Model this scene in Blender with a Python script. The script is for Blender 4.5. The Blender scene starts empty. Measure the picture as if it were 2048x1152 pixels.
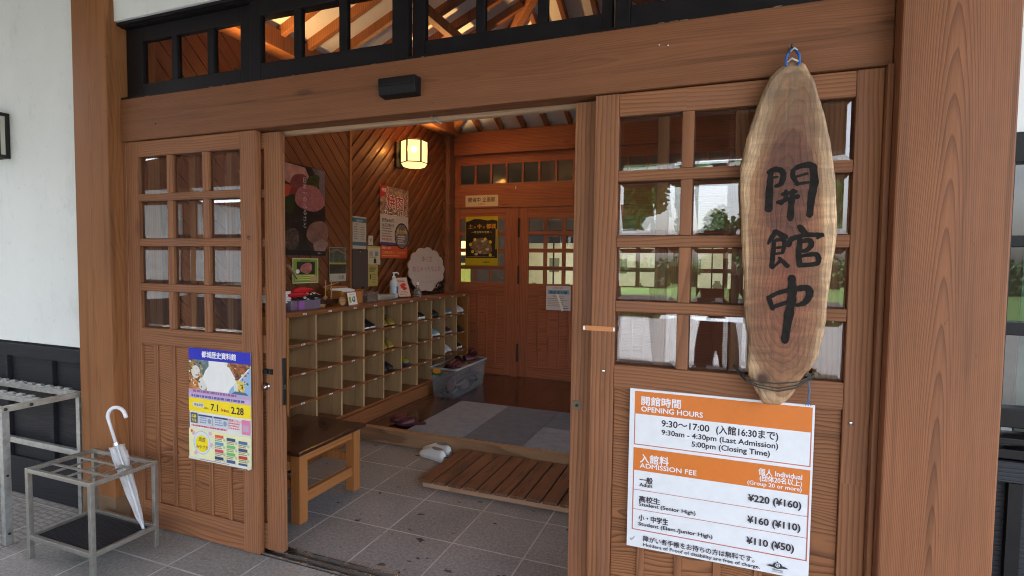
import bpy, math, random
from mathutils import Vector, Matrix
random.seed(7)
S = bpy.context.scene
COL = S.collection
R = math.radians
# ------------------------------------------------------------------ camera
cam = bpy.data.cameras.new('camera'); camo = bpy.data.objects.new('camera', cam); COL.objects.link(camo)
cr = Vector((0.93395395, 0.35717714, 0.01242983)); cu_ = Vector((-0.02880241, 0.04055601, 0.99876205)); cf = Vector((-0.35623087, 0.93315578, -0.04816501))
camo.matrix_world = Matrix(((cr.x, cu_.x, -cf.x, 0.0), (cr.y, cu_.y, -cf.y, -2.0511), (cr.z, cu_.z, -cf.z, 1.52), (0, 0, 0, 1)))
cam.sensor_fit = 'HORIZONTAL'; cam.sensor_width = 36; cam.lens = 18.903
cam.clip_start = 0.02; cam.clip_end = 500
S.camera = camo
# ------------------------------------------------------------------ world, sun, exposure
W = bpy.data.worlds.new('World'); S.world = W; W.use_nodes = True
wn = W.node_tree.nodes; wl = W.node_tree.links
bg = wn['Background']
sky = wn.new('ShaderNodeTexSky'); sky.sky_type = 'NISHITA'; sky.sun_disc = False
sky.sun_elevation = R(70); sky.sun_rotation = R(300); sky.air_density = 1.0; sky.dust_density = 4.0
hs = wn.new('ShaderNodeHueSaturation'); hs.inputs['Saturation'].default_value = 0.45
wl.new(sky.outputs[0], hs.inputs['Color'])
# cloud cover: soft grey-white mottling
wtc = wn.new('ShaderNodeTexCoord'); wmp = wn.new('ShaderNodeMapping'); wmp.inputs['Scale'].default_value = (1.5, 1.5, 5)
wno = wn.new('ShaderNodeTexNoise'); wno.inputs['Scale'].default_value = 2.2; wno.inputs['Detail'].default_value = 6
wmr = wn.new('ShaderNodeMapRange'); wmr.inputs['From Min'].default_value = .3; wmr.inputs['From Max'].default_value = .75
wmr.inputs['To Min'].default_value = .85; wmr.inputs['To Max'].default_value = 1.35
wmx = wn.new('ShaderNodeMix'); wmx.data_type = 'RGBA'; wmx.blend_type = 'MULTIPLY'; wmx.inputs['Factor'].default_value = 1
wl.new(wtc.outputs['Generated'], wmp.inputs[0]); wl.new(wmp.outputs[0], wno.inputs['Vector']); wl.new(wno.outputs['Fac'], wmr.inputs['Value'])
wl.new(hs.outputs[0], wmx.inputs['A']); wl.new(wmr.outputs[0], wmx.inputs['B']); wl.new(wmx.outputs['Result'], bg.inputs['Color'])
bg.inputs['Strength'].default_value = 0.15
sd = bpy.data.lights.new('sun', 'SUN'); sd.energy = 1.5; sd.angle = R(14); sd.color = (1, .98, .95)
so = bpy.data.objects.new('sun', sd); COL.objects.link(so); so.rotation_euler = (R(-20), 0, R(60))
so.location = (0, -10, 12)
S.view_settings.view_transform = 'Standard'; S.view_settings.look = 'None'; S.view_settings.gamma = 1
S.view_settings.exposure = 3.25
try:
    S.cycles.use_denoising = True; S.cycles.use_adaptive_sampling = False
    S.cycles.filter_width = 1.05; S.cycles.max_bounces = 10; S.cycles.diffuse_bounces = 5; S.cycles.glossy_bounces = 4; S.cycles.transparent_max_bounces = 24
    S.cycles.transmission_bounces = 8; S.cycles.sample_clamp_indirect = 3.0
    S.cycles.caustics_reflective = False; S.cycles.caustics_refractive = False
except Exception: pass

# ------------------------------------------------------------------ materials
def lin(c):
    return tuple((x/12.92 if x <= .04045 else ((x+.055)/1.055)**2.4) for x in c)
def srgb(r, g, b): return lin((r/255., g/255., b/255.))
class NT:
    def __init__(s, name):
        s.m = bpy.data.materials.new(name); s.m.use_nodes = True; s.t = s.m.node_tree; s.n = s.t.nodes
        s.b = s.n['Principled BSDF']; s.out = s.n['Material Output']
    def new(s, t, **kw):
        n = s.n.new(t)
        for k, v in kw.items(): setattr(n, k, v)
        return n
    def L(s, a, b): s.t.links.new(a, b)
    def val(s, sock, v):
        if hasattr(v, 'is_linked') or hasattr(v, 'links'): s.L(v, sock)
        else: sock.default_value = v
    def math(s, op, a, b=0.0, c=None, clamp=False):
        n = s.new('ShaderNodeMath', operation=op); n.use_clamp = clamp
        s.val(n.inputs[0], a); s.val(n.inputs[1], b)
        if c is not None: s.val(n.inputs[2], c)
        return n.outputs[0]
    def noise(s, vec, scale, detail=3, rough=.5, dist=0, dim='3D'):
        n = s.new('ShaderNodeTexNoise'); n.inputs['Scale'].default_value = scale; n.inputs['Detail'].default_value = detail
        n.inputs['Roughness'].default_value = rough; n.inputs['Distortion'].default_value = dist
        if vec is not None: s.L(vec, n.inputs['Vector'])
        return n.outputs['Fac']
    def mapping(s, vec, scale=(1, 1, 1), loc=(0, 0, 0), rot=(0, 0, 0)):
        n = s.new('ShaderNodeMapping'); n.inputs['Scale'].default_value = scale; n.inputs['Location'].default_value = loc; n.inputs['Rotation'].default_value = rot
        s.L(vec, n.inputs['Vector']); return n.outputs[0]
    def ramp(s, f, stops, interp='LINEAR'):
        n = s.new('ShaderNodeValToRGB'); r = n.color_ramp; r.interpolation = interp
        while len(r.elements) < len(stops): r.elements.new(.5)
        for e, (p, c) in zip(r.elements, stops):
            e.position = p; e.color = (c[0], c[1], c[2], 1) if not isinstance(c, (int, float)) else (c, c, c, 1)
        s.L(f, n.inputs[0]); return n.outputs[0]
    def mix(s, f, a, b, bt='MIX'):
        n = s.new('ShaderNodeMix'); n.data_type = 'RGBA'; n.blend_type = bt
        s.val(n.inputs['Factor'], f)
        for k, v in (('A', a), ('B', b)):
            if isinstance(v, tuple): n.inputs[k].default_value = (v[0], v[1], v[2], 1)
            else: s.L(v, n.inputs[k])
        return n.outputs['Result']
    def mr(s, v, a, b, c, d):
        n = s.new('ShaderNodeMapRange'); s.L(v, n.inputs['Value'])
        for k, x in (('From Min', a), ('From Max', b), ('To Min', c), ('To Max', d)): n.inputs[k].default_value = x
        return n.outputs[0]
    def bump(s, h, strength, dist=.01):
        n = s.new('ShaderNodeBump'); n.inputs['Strength'].default_value = strength; n.inputs['Distance'].default_value = dist
        s.L(h, n.inputs['Height']); s.L(n.outputs[0], s.b.inputs['Normal']); return n
    def obj(s): return s.new('ShaderNodeTexCoord').outputs['Object']
    def col(s, c): s.val(s.b.inputs['Base Color'], (c[0], c[1], c[2], 1) if isinstance(c, tuple) else c)
    def rough(s, v): s.val(s.b.inputs['Roughness'], v)

def wood(name, light, dark, axis='Z', ring=70, off=(.06, .0), tilt=.04, warp=.03, rough=.6, fiber=.3, blotch=.35, bump=.2, contrast=1.0, knots=0.0, coat=0.0, wear=None, rand=1.0, vs=1.0):
    """growth rings round a tilted pith, cut by the board's faces: straight grain at the sides, arches where the cut is tangential"""
    q = NT(name); o = q.obj()
    gi = q.new('ShaderNodeNewGeometry').outputs['Random Per Island']
    oi = q.new('ShaderNodeObjectInfo').outputs['Random']
    sp = q.new('ShaderNodeSeparateXYZ'); q.L(o, sp.inputs[0]); X, Y, Z = sp.outputs
    u, v, w = {'Z': (Y, X, Z), 'X': (Y, Z, X), 'Y': (X, Z, Y)}[axis]
    wv = q.math('ADD', w, q.math('MULTIPLY', gi, 7.3*rand)); wv = q.math('ADD', wv, q.math('MULTIPLY', oi, 3.1*rand))
    cb = q.new('ShaderNodeCombineXYZ'); q.L(u, cb.inputs[0]); q.L(v, cb.inputs[1]); q.L(wv, cb.inputs[2]); p = cb.outputs[0]
    n1 = q.noise(q.mapping(p, (3, 3, .9)), 1.6, 2); n2 = q.noise(q.mapping(p, (3, 3, .9), (5, 2, 8)), 1.6, 2)
    uu = q.math('ADD', q.math('ADD', u, off[0]), q.math('MULTIPLY', q.math('SUBTRACT', n1, .5), warp))
    uu = q.math('ADD', uu, q.math('MULTIPLY', q.math('SUBTRACT', q.math('FRACT', q.math('MULTIPLY', wv, .13)), .5), tilt*3))
    vv = q.math('ADD', q.math('ADD', v, off[1]), q.math('MULTIPLY', q.math('SUBTRACT', n2, .5), warp*1.6))
    vv = q.math('ADD', vv, q.math('MULTIPLY', q.math('SUBTRACT', gi, .5), .12*rand))
    vv = q.math('MULTIPLY', vv, vs)
    r = q.math('SQRT', q.math('ADD', q.math('MULTIPLY', uu, uu), q.math('MULTIPLY', vv, vv)))
    r = q.math('ADD', r, q.math('MULTIPLY', q.noise(q.mapping(p, (30, 30, 3)), 1.0, 2), .006))
    f = q.math('FRACT', q.math('MULTIPLY', r, ring))
    ringv = q.ramp(f, [(0, 0.0), (.45, .12), (.8, .75), (.9, 1.0), (1.0, 0.0)])
    fib = q.noise(q.mapping(p, (170, 170, 5)), 1.0, 3, .65)
    fib2 = q.noise(q.mapping(p, (55, 55, 1.6)), 1.0, 4, .7)
    streak = q.ramp(q.noise(q.mapping(p, (26, 26, .7), (9, 4, 1)), 1.0, 3, .6), [(.56, 1.0), (.68, .72)])
    spot = q.ramp(q.noise(q.mapping(p, (16, 16, 7), (1, 7, 3)), 1.3, 4, .75), [(.66, 1.0), (.73, .72)])
    blo = q.noise(q.mapping(p, (3, 3, 1.2), (2, 2, 2)), 1.5, 4, .6)
    base = q.mix(q.math('MULTIPLY', ringv, .75*contrast, clamp=True), light, dark)
    k = q.math('ADD', 1-fiber*.55, q.math('MULTIPLY', fib, fiber*.7)); k = q.math('ADD', k, q.math('MULTIPLY', q.math('SUBTRACT', fib2, .5), fiber*.8))
    k = q.math('MULTIPLY', k, q.math('ADD', 1-blotch*.5, q.math('MULTIPLY', blo, blotch))); k = q.math('MULTIPLY', k, streak); k = q.math('MULTIPLY', k, spot)
    k = q.math('MULTIPLY', k, q.math('ADD', .9, q.math('MULTIPLY', gi, .2)))
    if knots:
        vo = q.new('ShaderNodeTexVoronoi'); vo.inputs['Scale'].default_value = 1.0; q.L(q.mapping(p, (5, 5, 1.4)), vo.inputs['Vector'])
        kn = q.ramp(vo.outputs['Distance'], [(0, 1 - knots), (.06, 1-knots*.6), (.1, 1)])
        k = q.math('MULTIPLY', k, kn)
    kc = q.new('ShaderNodeCombineColor'); [q.L(k, kc.inputs[i]) for i in range(3)]
    c = q.mix(1.0, base, kc.outputs[0], 'MULTIPLY')
    if wear:
        wn_ = q.ramp(q.noise(q.mapping(p, (9, 9, 2)), 1.3, 5, .7), [(.5, 0.0), (.62, 1.0)])
        c = q.mix(q.math('MULTIPLY', wn_, wear[1]), c, wear[0])
    q.col(c); q.rough(q.math('ADD', rough-.08, q.math('MULTIPLY', fib, .16)))
    q.b.inputs['Coat Weight'].default_value = coat; q.b.inputs['Coat Roughness'].default_value = .15
    q.b.inputs['Specular IOR Level'].default_value = .3
    h = q.math('ADD', q.math('MULTIPLY', ringv, -.7), q.math('MULTIPLY', fib, .5))
    q.bump(h, bump, .004)
    return q.m
def flat(name, c, rough=.5, metal=0, var=.12, vs=12, bump=0, spec=.5):
    q = NT(name); o = q.obj(); n = q.noise(o, vs, 5, .6)
    k = q.mr(n, .2, .8, 1-var, 1+var); kc = q.new('ShaderNodeCombineColor'); [q.L(k, kc.inputs[i]) for i in range(3)]
    q.col(q.mix(1.0, c, kc.outputs[0], 'MULTIPLY')); q.rough(q.mr(n, .2, .8, max(0, rough-.1), min(1, rough+.1)))
    q.b.inputs['Metallic'].default_value = metal; q.b.inputs['Specular IOR Level'].default_value = spec
    if bump: q.bump(q.noise(o, vs*6, 4), bump, .003)
    return q.m
_ink = {}
def ink(r, g, b, rough=.45):
    k = (r, g, b, rough)
    if k not in _ink: _ink[k] = flat('print_ink', srgb(r, g, b), rough, var=.05, vs=30)
    return _ink[k]
def emit(name, c, s):
    q = NT(name); q.b.inputs['Base Color'].default_value = (c[0], c[1], c[2], 1)
    q.b.inputs['Emission Color'].default_value = (c[0], c[1], c[2], 1); q.b.inputs['Emission Strength'].default_value = s
    if s < 2.5: q.m.cycles.emission_sampling = 'NONE'
    return q.m
def glass(name, tint=(.97, .98, .97), refl=1.9, rough=0.0, wav=0.0):
    q = NT(name); q.n.remove(q.b)
    tr = q.new('ShaderNodeBsdfTransparent'); tr.inputs[0].default_value = (*tint, 1)
    gl = q.new('ShaderNodeBsdfGlossy'); gl.inputs['Roughness'].default_value = rough
    fr = q.new('ShaderNodeFresnel'); fr.inputs['IOR'].default_value = 1.5
    mx = q.new('ShaderNodeMixShader'); q.L(q.math('MULTIPLY', fr.outputs[0], refl, clamp=True), mx.inputs[0]); q.L(tr.outputs[0], mx.inputs[1]); q.L(gl.outputs[0], mx.inputs[2])
    if wav:
        bp = q.new('ShaderNodeBump'); bp.inputs['Strength'].default_value = wav; bp.inputs['Distance'].default_value = .01
        q.L(q.noise(q.obj(), 3, 2), bp.inputs['Height']); q.L(bp.outputs[0], gl.inputs['Normal'])
    q.L(mx.outputs[0], q.out.inputs[0]); return q.m
def frosted(name, c, a):
    q = NT(name); q.n.remove(q.b)
    tr = q.new('ShaderNodeBsdfTransparent'); tr.inputs[0].default_value = (.9, .92, .95, 1)
    pb = q.new('ShaderNodeBsdfPrincipled'); pb.inputs['Base Color'].default_value = (*c, 1); pb.inputs['Roughness'].default_value = .3
    pb.inputs['Subsurface Weight'].default_value = 0
    tl = q.new('ShaderNodeBsdfTranslucent'); tl.inputs[0].default_value = (*c, 1)
    m1 = q.new('ShaderNodeMixShader'); m1.inputs[0].default_value = .4; q.L(pb.outputs[0], m1.inputs[1]); q.L(tl.outputs[0], m1.inputs[2])
    mx = q.new('ShaderNodeMixShader'); mx.inputs[0].default_value = a; q.L(tr.outputs[0], mx.inputs[1]); q.L(m1.outputs[0], mx.inputs[2])
    q.L(mx.outputs[0], q.out.inputs[0]); return q.m
def tiles(name, base, grout, x0, y0, pitch, gw, speck=.5, wet=0.0, rough=.55, sub=None):
    q = NT(name); o = q.obj(); sp = q.new('ShaderNodeSeparateXYZ'); q.L(o, sp.inputs[0])
    def cell(s, a0, p, g):
        t = q.math('DIVIDE', q.math('SUBTRACT', s, a0), p); f = q.math('FRACT', t)
        d = q.math('MINIMUM', f, q.math('SUBTRACT', 1.0, f))
        return q.math('FLOOR', t), q.math('LESS_THAN', d, g/p/2)
    ix, gx = cell(sp.outputs[0], x0, pitch, gw); iy, gy = cell(sp.outputs[1], y0, pitch, gw)
    g = q.math('MAXIMUM', gx, gy)
    cb = q.new('ShaderNodeCombineXYZ'); q.L(ix, cb.inputs[0]); q.L(iy, cb.inputs[1])
    wnz = q.new('ShaderNodeTexWhiteNoise'); q.L(cb.outputs[0], wnz.inputs['Vector'])
    sn = q.noise(o, 170, 3, .8); sn2 = q.ramp(q.noise(o, 62, 4, .8), [(.4, 0.0), (.62, 1.0)]); bl = q.noise(o, 2.6, 5, .65)
    k = q.math('ADD', 1-speck*1.15, q.math('MULTIPLY', sn, speck*1.4)); k = q.math('ADD', k, q.math('MULTIPLY', sn2, speck*.9))
    k = q.math('MULTIPLY', k, q.mr(bl, .25, .75, .82, 1.15)); k = q.math('MULTIPLY', k, q.mr(wnz.outputs[0], 0, 1, .93, 1.07))
    if sub:
        a, ga = cell(sp.outputs[0], x0, sub[0], sub[1]); rowoff = q.math('MULTIPLY', q.math('MODULO', a, 2.0), sub[0]*.5)
        b_, gb = cell(q.math('ADD', sp.outputs[1], rowoff), y0, sub[0]*.6, sub[1])
        k = q.math('MULTIPLY', k, q.math('SUBTRACT', 1.0, q.math('MULTIPLY', q.math('MAXIMUM', ga, gb), .35)))
    ro = rough
    if wet:
        wv = q.noise(q.mapping(o, (1, 1.6, 1)), 9.0, 3, .55); area = q.noise(q.mapping(o, loc=(3.1, 1.7, 0)), 2.1, 2)
        wm = q.ramp(q.math('ADD', wv, q.math('MULTIPLY', area, .25)), [(.805, 0.0), (.83, 1.0)])
        k = q.math('MULTIPLY', k, q.math('SUBTRACT', 1.0, q.math('MULTIPLY', wm, wet))); ro = q.math('SUBTRACT', rough, q.math('MULTIPLY', wm, .3))
    kc = q.new('ShaderNodeCombineColor'); [q.L(k, kc.inputs[i]) for i in range(3)]
    c = q.mix(1.0, base, kc.outputs[0], 'MULTIPLY')
    gfade = q.math('MULTIPLY', g, q.mr(q.noise(o, 6, 3), .3, .6, .35, 1.0))
    q.col(q.mix(gfade, c, grout)); q.rough(ro)
    q.bump(q.math('ADD', q.math('MULTIPLY', g, -1.0), q.math('MULTIPLY', sn, .35)), .35, .003)
    return q.m

# ------------------------------------------------------------------ mesh helpers
ORG = {}
class MB:
    def __init__(s): s.v = []; s.f = []; s.mi = []
    def add(s, vs, fs, m=0):
        o = len(s.v); s.v += [tuple(v) for v in vs]; s.f += [tuple(i+o for i in f) for f in fs]; s.mi += [m]*len(fs); return s
    def box(s, x0, x1, y0, y1, z0, z1, m=0):
        v = [(x, y, z) for x in (x0, x1) for y in (y0, y1) for z in (z0, z1)]
        return s.add(v, [(0, 1, 3, 2), (4, 6, 7, 5), (0, 4, 5, 1), (2, 3, 7, 6), (0, 2, 6, 4), (1, 5, 7, 3)], m)
    def beam(s, a, b, w, h, m=0, up=(0, 0, 1)):
        a, b = Vector(a), Vector(b); d = (b-a).normalized(); up = Vector(up)
        if abs(d.dot(up)) > .98: up = Vector((0, 1, 0))
        r = d.cross(up).normalized()*w/2; u = r.cross(d).normalized()*h/2
        v = [p+i*r+j*u for p in (a, b) for i, j in ((-1, -1), (1, -1), (1, 1), (-1, 1))]
        return s.add(v, [(3, 2, 1, 0), (4, 5, 6, 7), (0, 1, 5, 4), (1, 2, 6, 5), (2, 3, 7, 6), (3, 0, 4, 7)], m)
    def prism(s, pts, n, m=0, m2=None):
        """closed 3-D polygon pts (anticlockwise seen from outside), thickness along -n"""
        k = len(pts); n = Vector(n); a = [Vector(p) for p in pts]; b = [p-n for p in a]
        s.add(a+b, [tuple(range(k))], m); o = len(s.v)-2*k
        s.f.append(tuple(o+2*k-1-i for i in range(k))); s.mi.append(m if m2 is None else m2)
        for i in range(k):
            j = (i+1) % k; s.f.append((o+i, o+k+i, o+k+j, o+j)); s.mi.append(m if m2 is None else m2)
        return s
    def tube(s, pts, r, n=8, m=0, caps=True):
        pts = [Vector(p) for p in pts]; rs = r if isinstance(r, (list, tuple)) else [r]*len(pts); rings = []
        ref = None
        for i, p in enumerate(pts):
            d = (pts[min(i+1, len(pts)-1)]-pts[max(i-1, 0)]).normalized()
            if ref is None: ref = d.orthogonal().normalized()
            ref = (ref-d*ref.dot(d)).normalized(); e = d.cross(ref)
            rings.append([p+(ref*math.cos(t)+e*math.sin(t))*rs[i] for t in [2*math.pi*k/n for k in range(n)]])
        return s.rings(rings, m, caps)
    def rings(s, rings, m=0, caps=True):
        n = len(rings[0]); v = [p for r in rings for p in r]; f = []
        for i in range(len(rings)-1):
            for k in range(n):
                f.append((i*n+k, i*n+(k+1) % n, (i+1)*n+(k+1) % n, (i+1)*n+k))
        if caps: f += [tuple(range(n-1, -1, -1)), tuple((len(rings)-1)*n+k for k in range(n))]
        return s.add(v, f, m)
    def lathe(s, prof, c, n=20, m=0, axis='Z'):
        c = Vector(c); rg = []
        for r, h in prof:
            rg.append([c+(Vector((r*math.cos(t), r*math.sin(t), h)) if axis == 'Z' else Vector((h, r*math.cos(t), r*math.sin(t))) if axis == 'X' else Vector((r*math.sin(t), h, r*math.cos(t)))) for t in [2*math.pi*k/n for k in range(n)]])
        return s.rings(rg, m)
    def ball(s, c, r, n=10, m=0, sq=(1, 1, 1)):
        c = Vector(c); rg = []
        for i in range(1, n):
            a = math.pi*i/n
            rg.append([c+Vector((r*sq[0]*math.sin(a)*math.cos(t), r*sq[1]*math.sin(a)*math.sin(t), -r*sq[2]*math.cos(a))) for t in [2*math.pi*k/(n+2) for k in range(n+2)]])
        return s.rings(rg, m)
    def build(s, name, mats, parent=None, bevel=0, smooth=False, subsurf=0, local=False, seg=2):
        me = bpy.data.meshes.new(name); o0 = ORG[parent.name] if parent and not local else Vector((0, 0, 0))
        me.from_pydata([tuple(Vector(v)-o0) for v in s.v], [], s.f)
        for mt in (mats if isinstance(mats, (list, tuple)) else [mats]): me.materials.append(mt)
        me.polygons.foreach_set('material_index', s.mi)
        if smooth: me.polygons.foreach_set('use_smooth', [True]*len(s.f))
        me.update()
        o = bpy.data.objects.new(name, me); COL.objects.link(o)
        ORG[o.name] = ORG[parent.name].copy() if parent else Vector((0, 0, 0))
        if parent: o.parent = parent
        if bevel:
            b = o.modifiers.new('bevel', 'BEVEL'); b.width = bevel; b.segments = seg; b.limit_method = 'ANGLE'; b.angle_limit = R(40)
        if subsurf:
            b = o.modifiers.new('subsurf', 'SUBSURF'); b.levels = subsurf; b.render_levels = subsurf
        return o
def thing(name, label, cat, loc=(0, 0, 0), group=None, rz=0):
    o = bpy.data.objects.new(name, None); COL.objects.link(o); o.location = loc; o.rotation_euler = (0, 0, rz); o.empty_display_size = .1
    ORG[o.name] = Vector(loc); tag(o, label, cat, group); return o
def tag(o, label, cat, group=None):
    o['label'] = label; o['category'] = cat
    if group: o['group'] = group
    return o
def struct(o, label=None):
    o['kind'] = 'structure'
    if label: o['label'] = label
    return o
def copy_tree(o, loc=None, rz=None, label=None, group=None, parent=None):
    c = o.copy(); COL.objects.link(c); c.parent = parent
    ORG[c.name] = ORG[o.name].copy()
    if loc is not None: c.location = loc
    if rz is not None: c.rotation_euler = (0, 0, rz) if not isinstance(rz, tuple) else rz
    if label: c['label'] = label
    if group: c['group'] = group
    for ch in list(o.children): copy_tree(ch, parent=c)
    return c
# ------------------------------------------------------------------ flat printed matter
_txt = {}
def text_geo(body, weight=0.0):
    k = (body, weight)
    if k in _txt: return _txt[k]
    cu = bpy.data.curves.new('lettering', 'FONT'); cu.body = body; cu.offset = weight; cu.resolution_u = 3
    o = bpy.data.objects.new('lettering', cu); COL.objects.link(o)
    dg = bpy.context.evaluated_depsgraph_get(); me = bpy.data.meshes.new_from_object(o.evaluated_get(dg))
    v = [(p.co.x, p.co.y) for p in me.vertices]; f = [tuple(p.vertices) for p in me.polygons]
    bpy.data.objects.remove(o); bpy.data.curves.remove(cu); bpy.data.meshes.remove(me)
    _txt[k] = (v, f); return v, f
class Sheet:
    """a printed board or paper: local x right, y up; P0 bottom left, along U right and V up, layers step out along the normal"""
    def __init__(s, P0, U, V, step=.00007):
        s.P = Vector(P0); s.U = Vector(U).normalized(); s.V = Vector(V).normalized(); s.N = s.U.cross(s.V); s.mb = MB(); s.mats = []; s.k = 0; s.step = step; s.bend = None
    def mi(s, m):
        if m not in s.mats: s.mats.append(m)
        return s.mats.index(m)
    def pt(s, x, y, d=None):
        z = s.k*s.step if d is None else d
        if s.bend: z += s.bend(x, y)
        return s.P+s.U*x+s.V*y+s.N*z
    def base(s, w, h, m, th=.003, nx=1, ny=1):
        s.w, s.h = w, h
        if s.bend: nx, ny = 8, 10
        i = s.mi(m); vs = []; fs = []
        for d in (0, -th):
            for b in range(ny+1):
                for a in range(nx+1): vs.append(s.pt(w*a/nx, h*b/ny, d))
        n = (nx+1)*(ny+1); q = lambda a, b, l=0: l*n+b*(nx+1)+a
        for b in range(ny):
            for a in range(nx):
                fs.append((q(a, b), q(a+1, b), q(a+1, b+1), q(a, b+1))); fs.append((q(a, b+1, 1), q(a+1, b+1, 1), q(a+1, b, 1), q(a, b, 1)))
        for a in range(nx): fs += [(q(a, 0, 1), q(a+1, 0, 1), q(a+1, 0), q(a, 0)), (q(a, ny), q(a+1, ny), q(a+1, ny, 1), q(a, ny, 1))]
        for b in range(ny): fs += [(q(0, b+1, 1), q(0, b, 1), q(0, b), q(0, b+1)), (q(nx, b), q(nx, b, 1), q(nx, b+1, 1), q(nx, b+1))]
        s.mb.add(vs, fs, i); s.k = 1; return s
    def poly(s, pts, m):
        s.mb.add([s.pt(x, y) for x, y in pts], [tuple(range(len(pts)))], s.mi(m)); s.k += 1; return s
    def rect(s, x, y, w, h, m): return s.poly([(x, y), (x+w, y), (x+w, y+h), (x, y+h)], m)
    def frame(s, x, y, w, h, t, m):
        s.rect(x, y, w, t, m); s.k -= 1; s.rect(x, y+h-t, w, t, m); s.k -= 1; s.rect(x, y+t, t, h-2*t, m); s.k -= 1; return s.rect(x+w-t, y+t, t, h-2*t, m)
    def ell(s, cx, cy, rx, ry, m, n=24, wob=0, seed=0):
        rg = random.Random(seed); ph = [rg.uniform(0, 6.28) for _ in range(3)]
        pts = []
        for i in range(n):
            t = 2*math.pi*i/n; k = 1+wob*(math.sin(2*t+ph[0])+.6*math.sin(3*t+ph[1])+.4*math.sin(5*t+ph[2]))
            pts.append((cx+rx*k*math.cos(t), cy+ry*k*math.sin(t)))
        return s.poly(pts, m)
    def text(s, body, x, y, size, m, align='L', weight=0.0, width=None, vertical=False):
        if vertical:
            for i, ch in enumerate(body): s.text(ch, x, y-i*size*1.05, size, m, 'C', weight)
            return s
        v, f = text_geo(body, 0.0)
        if not v: return s
        if weight:                       # bold: the same glyphs struck five times, each a hair further out
            w_ = weight*size*1.15; k0 = s.k
            for i, (ox, oy) in enumerate(((w_, 0), (-w_, 0), (0, w_), (0, -w_))): s.k = k0+i*.22; s.text(body, x+ox, y+oy, size, m, align, 0.0, width)
            s.k = k0+.9
        x0 = min(p[0] for p in v); x1 = max(p[0] for p in v); kx = size if width is None else width/(x1-x0)
        dx = {'L': -x0, 'R': -x1, 'C': -(x0+x1)/2}[align]
        s.mb.add([s.pt(x+(px+dx)*kx, y+py*size) for px, py in v], f, s.mi(m)); s.k += 1; return s
    def lines(s, x, y, w, n, dy, t, m, seed=0):
        """rows of print too small to read"""
        rg = random.Random(seed)
        for i in range(n):
            xx = x; end = x+w*rg.uniform(.7, 1)
            while xx < end:
                l = rg.uniform(.5, 2.2)*t
                s.rect(xx, y-i*dy, min(l, max(end-xx, t*.3)), t, m); s.k -= 1; xx += l+t*.35
        s.k += 1; return s
    def strip(s, pts, m):
        """brush stroke through (x, y, half width) points"""
        P = []
        for i in range(len(pts)-1):
            a, b = pts[i], pts[i+1]; p0 = pts[max(i-1, 0)]; p3 = pts[min(i+2, len(pts)-1)]
            for j in range(6):
                t = j/6; P.append(tuple(.5*((2*a[c])+(-p0[c]+b[c])*t+(2*p0[c]-5*a[c]+4*b[c]-p3[c])*t*t+(-p0[c]+3*a[c]-3*b[c]+p3[c])*t**3) for c in range(3)))
        P.append(pts[-1]); Lf, Rt = [], []
        for i, (x, y, w) in enumerate(P):
            a = P[max(i-1, 0)]; b = P[min(i+1, len(P)-1)]; dx, dy = b[0]-a[0], b[1]-a[1]; l = math.hypot(dx, dy) or 1; nx, ny = -dy/l, dx/l
            jx = random.uniform(-.13, .10)*w; w = w+jx
            Lf.append((x+nx*w, y+ny*w)); Rt.append((x-nx*w, y-ny*w))
        def cap(c, o, d):
            ang = math.atan2(o[1]-c[1], o[0]-c[0]); r = math.hypot(o[0]-c[0], o[1]-c[1])
            return [(c[0]+r*random.uniform(.85, 1.05)*math.cos(ang+d*math.pi*k/6), c[1]+r*random.uniform(.85, 1.05)*math.sin(ang+d*math.pi*k/6)) for k in range(1, 6)]
        endc = cap(P[-1], Rt[-1], 1); startc = cap(P[0], Lf[0], 1)
        vs = []; fs = []
        n = len(P)
        vs = Lf+Rt; fs = [(i, n+i, n+i+1, i+1) for i in range(n-1)]
        o = len(vs); vs += endc; fs.append(tuple([2*n-1]+[o+k for k in range(5)]+[n-1]))
        o = len(vs); vs += startc; fs.append(tuple([0]+[o+k for k in range(5)]+[n]))
        s.mb.add([s.pt(x, y) for x, y in vs], fs, s.mi(m)); s.k += 1; return s
    def done(s, name, label, cat, group=None, parent=None):
        o = s.mb.build(name, s.mats, parent)
        return tag(o, label, cat, group) if not parent else o
FU = (1, 0, 0); UP = (0, 0, 1)          # facing the forecourt
WU = (0, 1, 0)                           # facing +X (left inner wall)
# ================================================================== materials of this place
EL, ED = (.325, .136, .060), (.135, .051, .024)
M_v = wood('cedar_upright', EL, ED, 'Z', 75, off=(.3, .06), warp=.03, contrast=.9, fiber=.5, blotch=.5, knots=.45, wear=((.22, .10, .065), .35))
M_h = wood('cedar_level', EL, ED, 'X', 75, off=(.22, .1), warp=.04, contrast=.9, fiber=.5, blotch=.5, wear=((.22, .10, .065), .35))
M_lint = wood('cedar_beam', (.25, .099, .043), (.13, .048, .022), 'X', 75, off=(.06, -.10), tilt=.06, warp=.04, contrast=.6, vs=2.0, knots=.6, fiber=.5, blotch=.5)
M_pil = wood('cedar_pillar', (.305, .122, .053), (.145, .052, .024), 'Z', 92, off=(.497, .01), tilt=.205, warp=.014, contrast=1.0, fiber=.55, blotch=.5, rand=0, vs=2.6)
M_pil2 = wood('cedar_pillar_near_stand', (.33, .134, .047), (.18, .067, .026), 'Z', 80, off=(.21, .02), vs=2.4, tilt=.1, warp=.02, contrast=.6, fiber=.4, blotch=.5)
M_pan = wood('cedar_panel', (.335, .138, .057), (.125, .047, .021), 'X', 85, off=(.02, -.5), tilt=.12, warp=.12, contrast=1.25, bump=.4)
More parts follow.
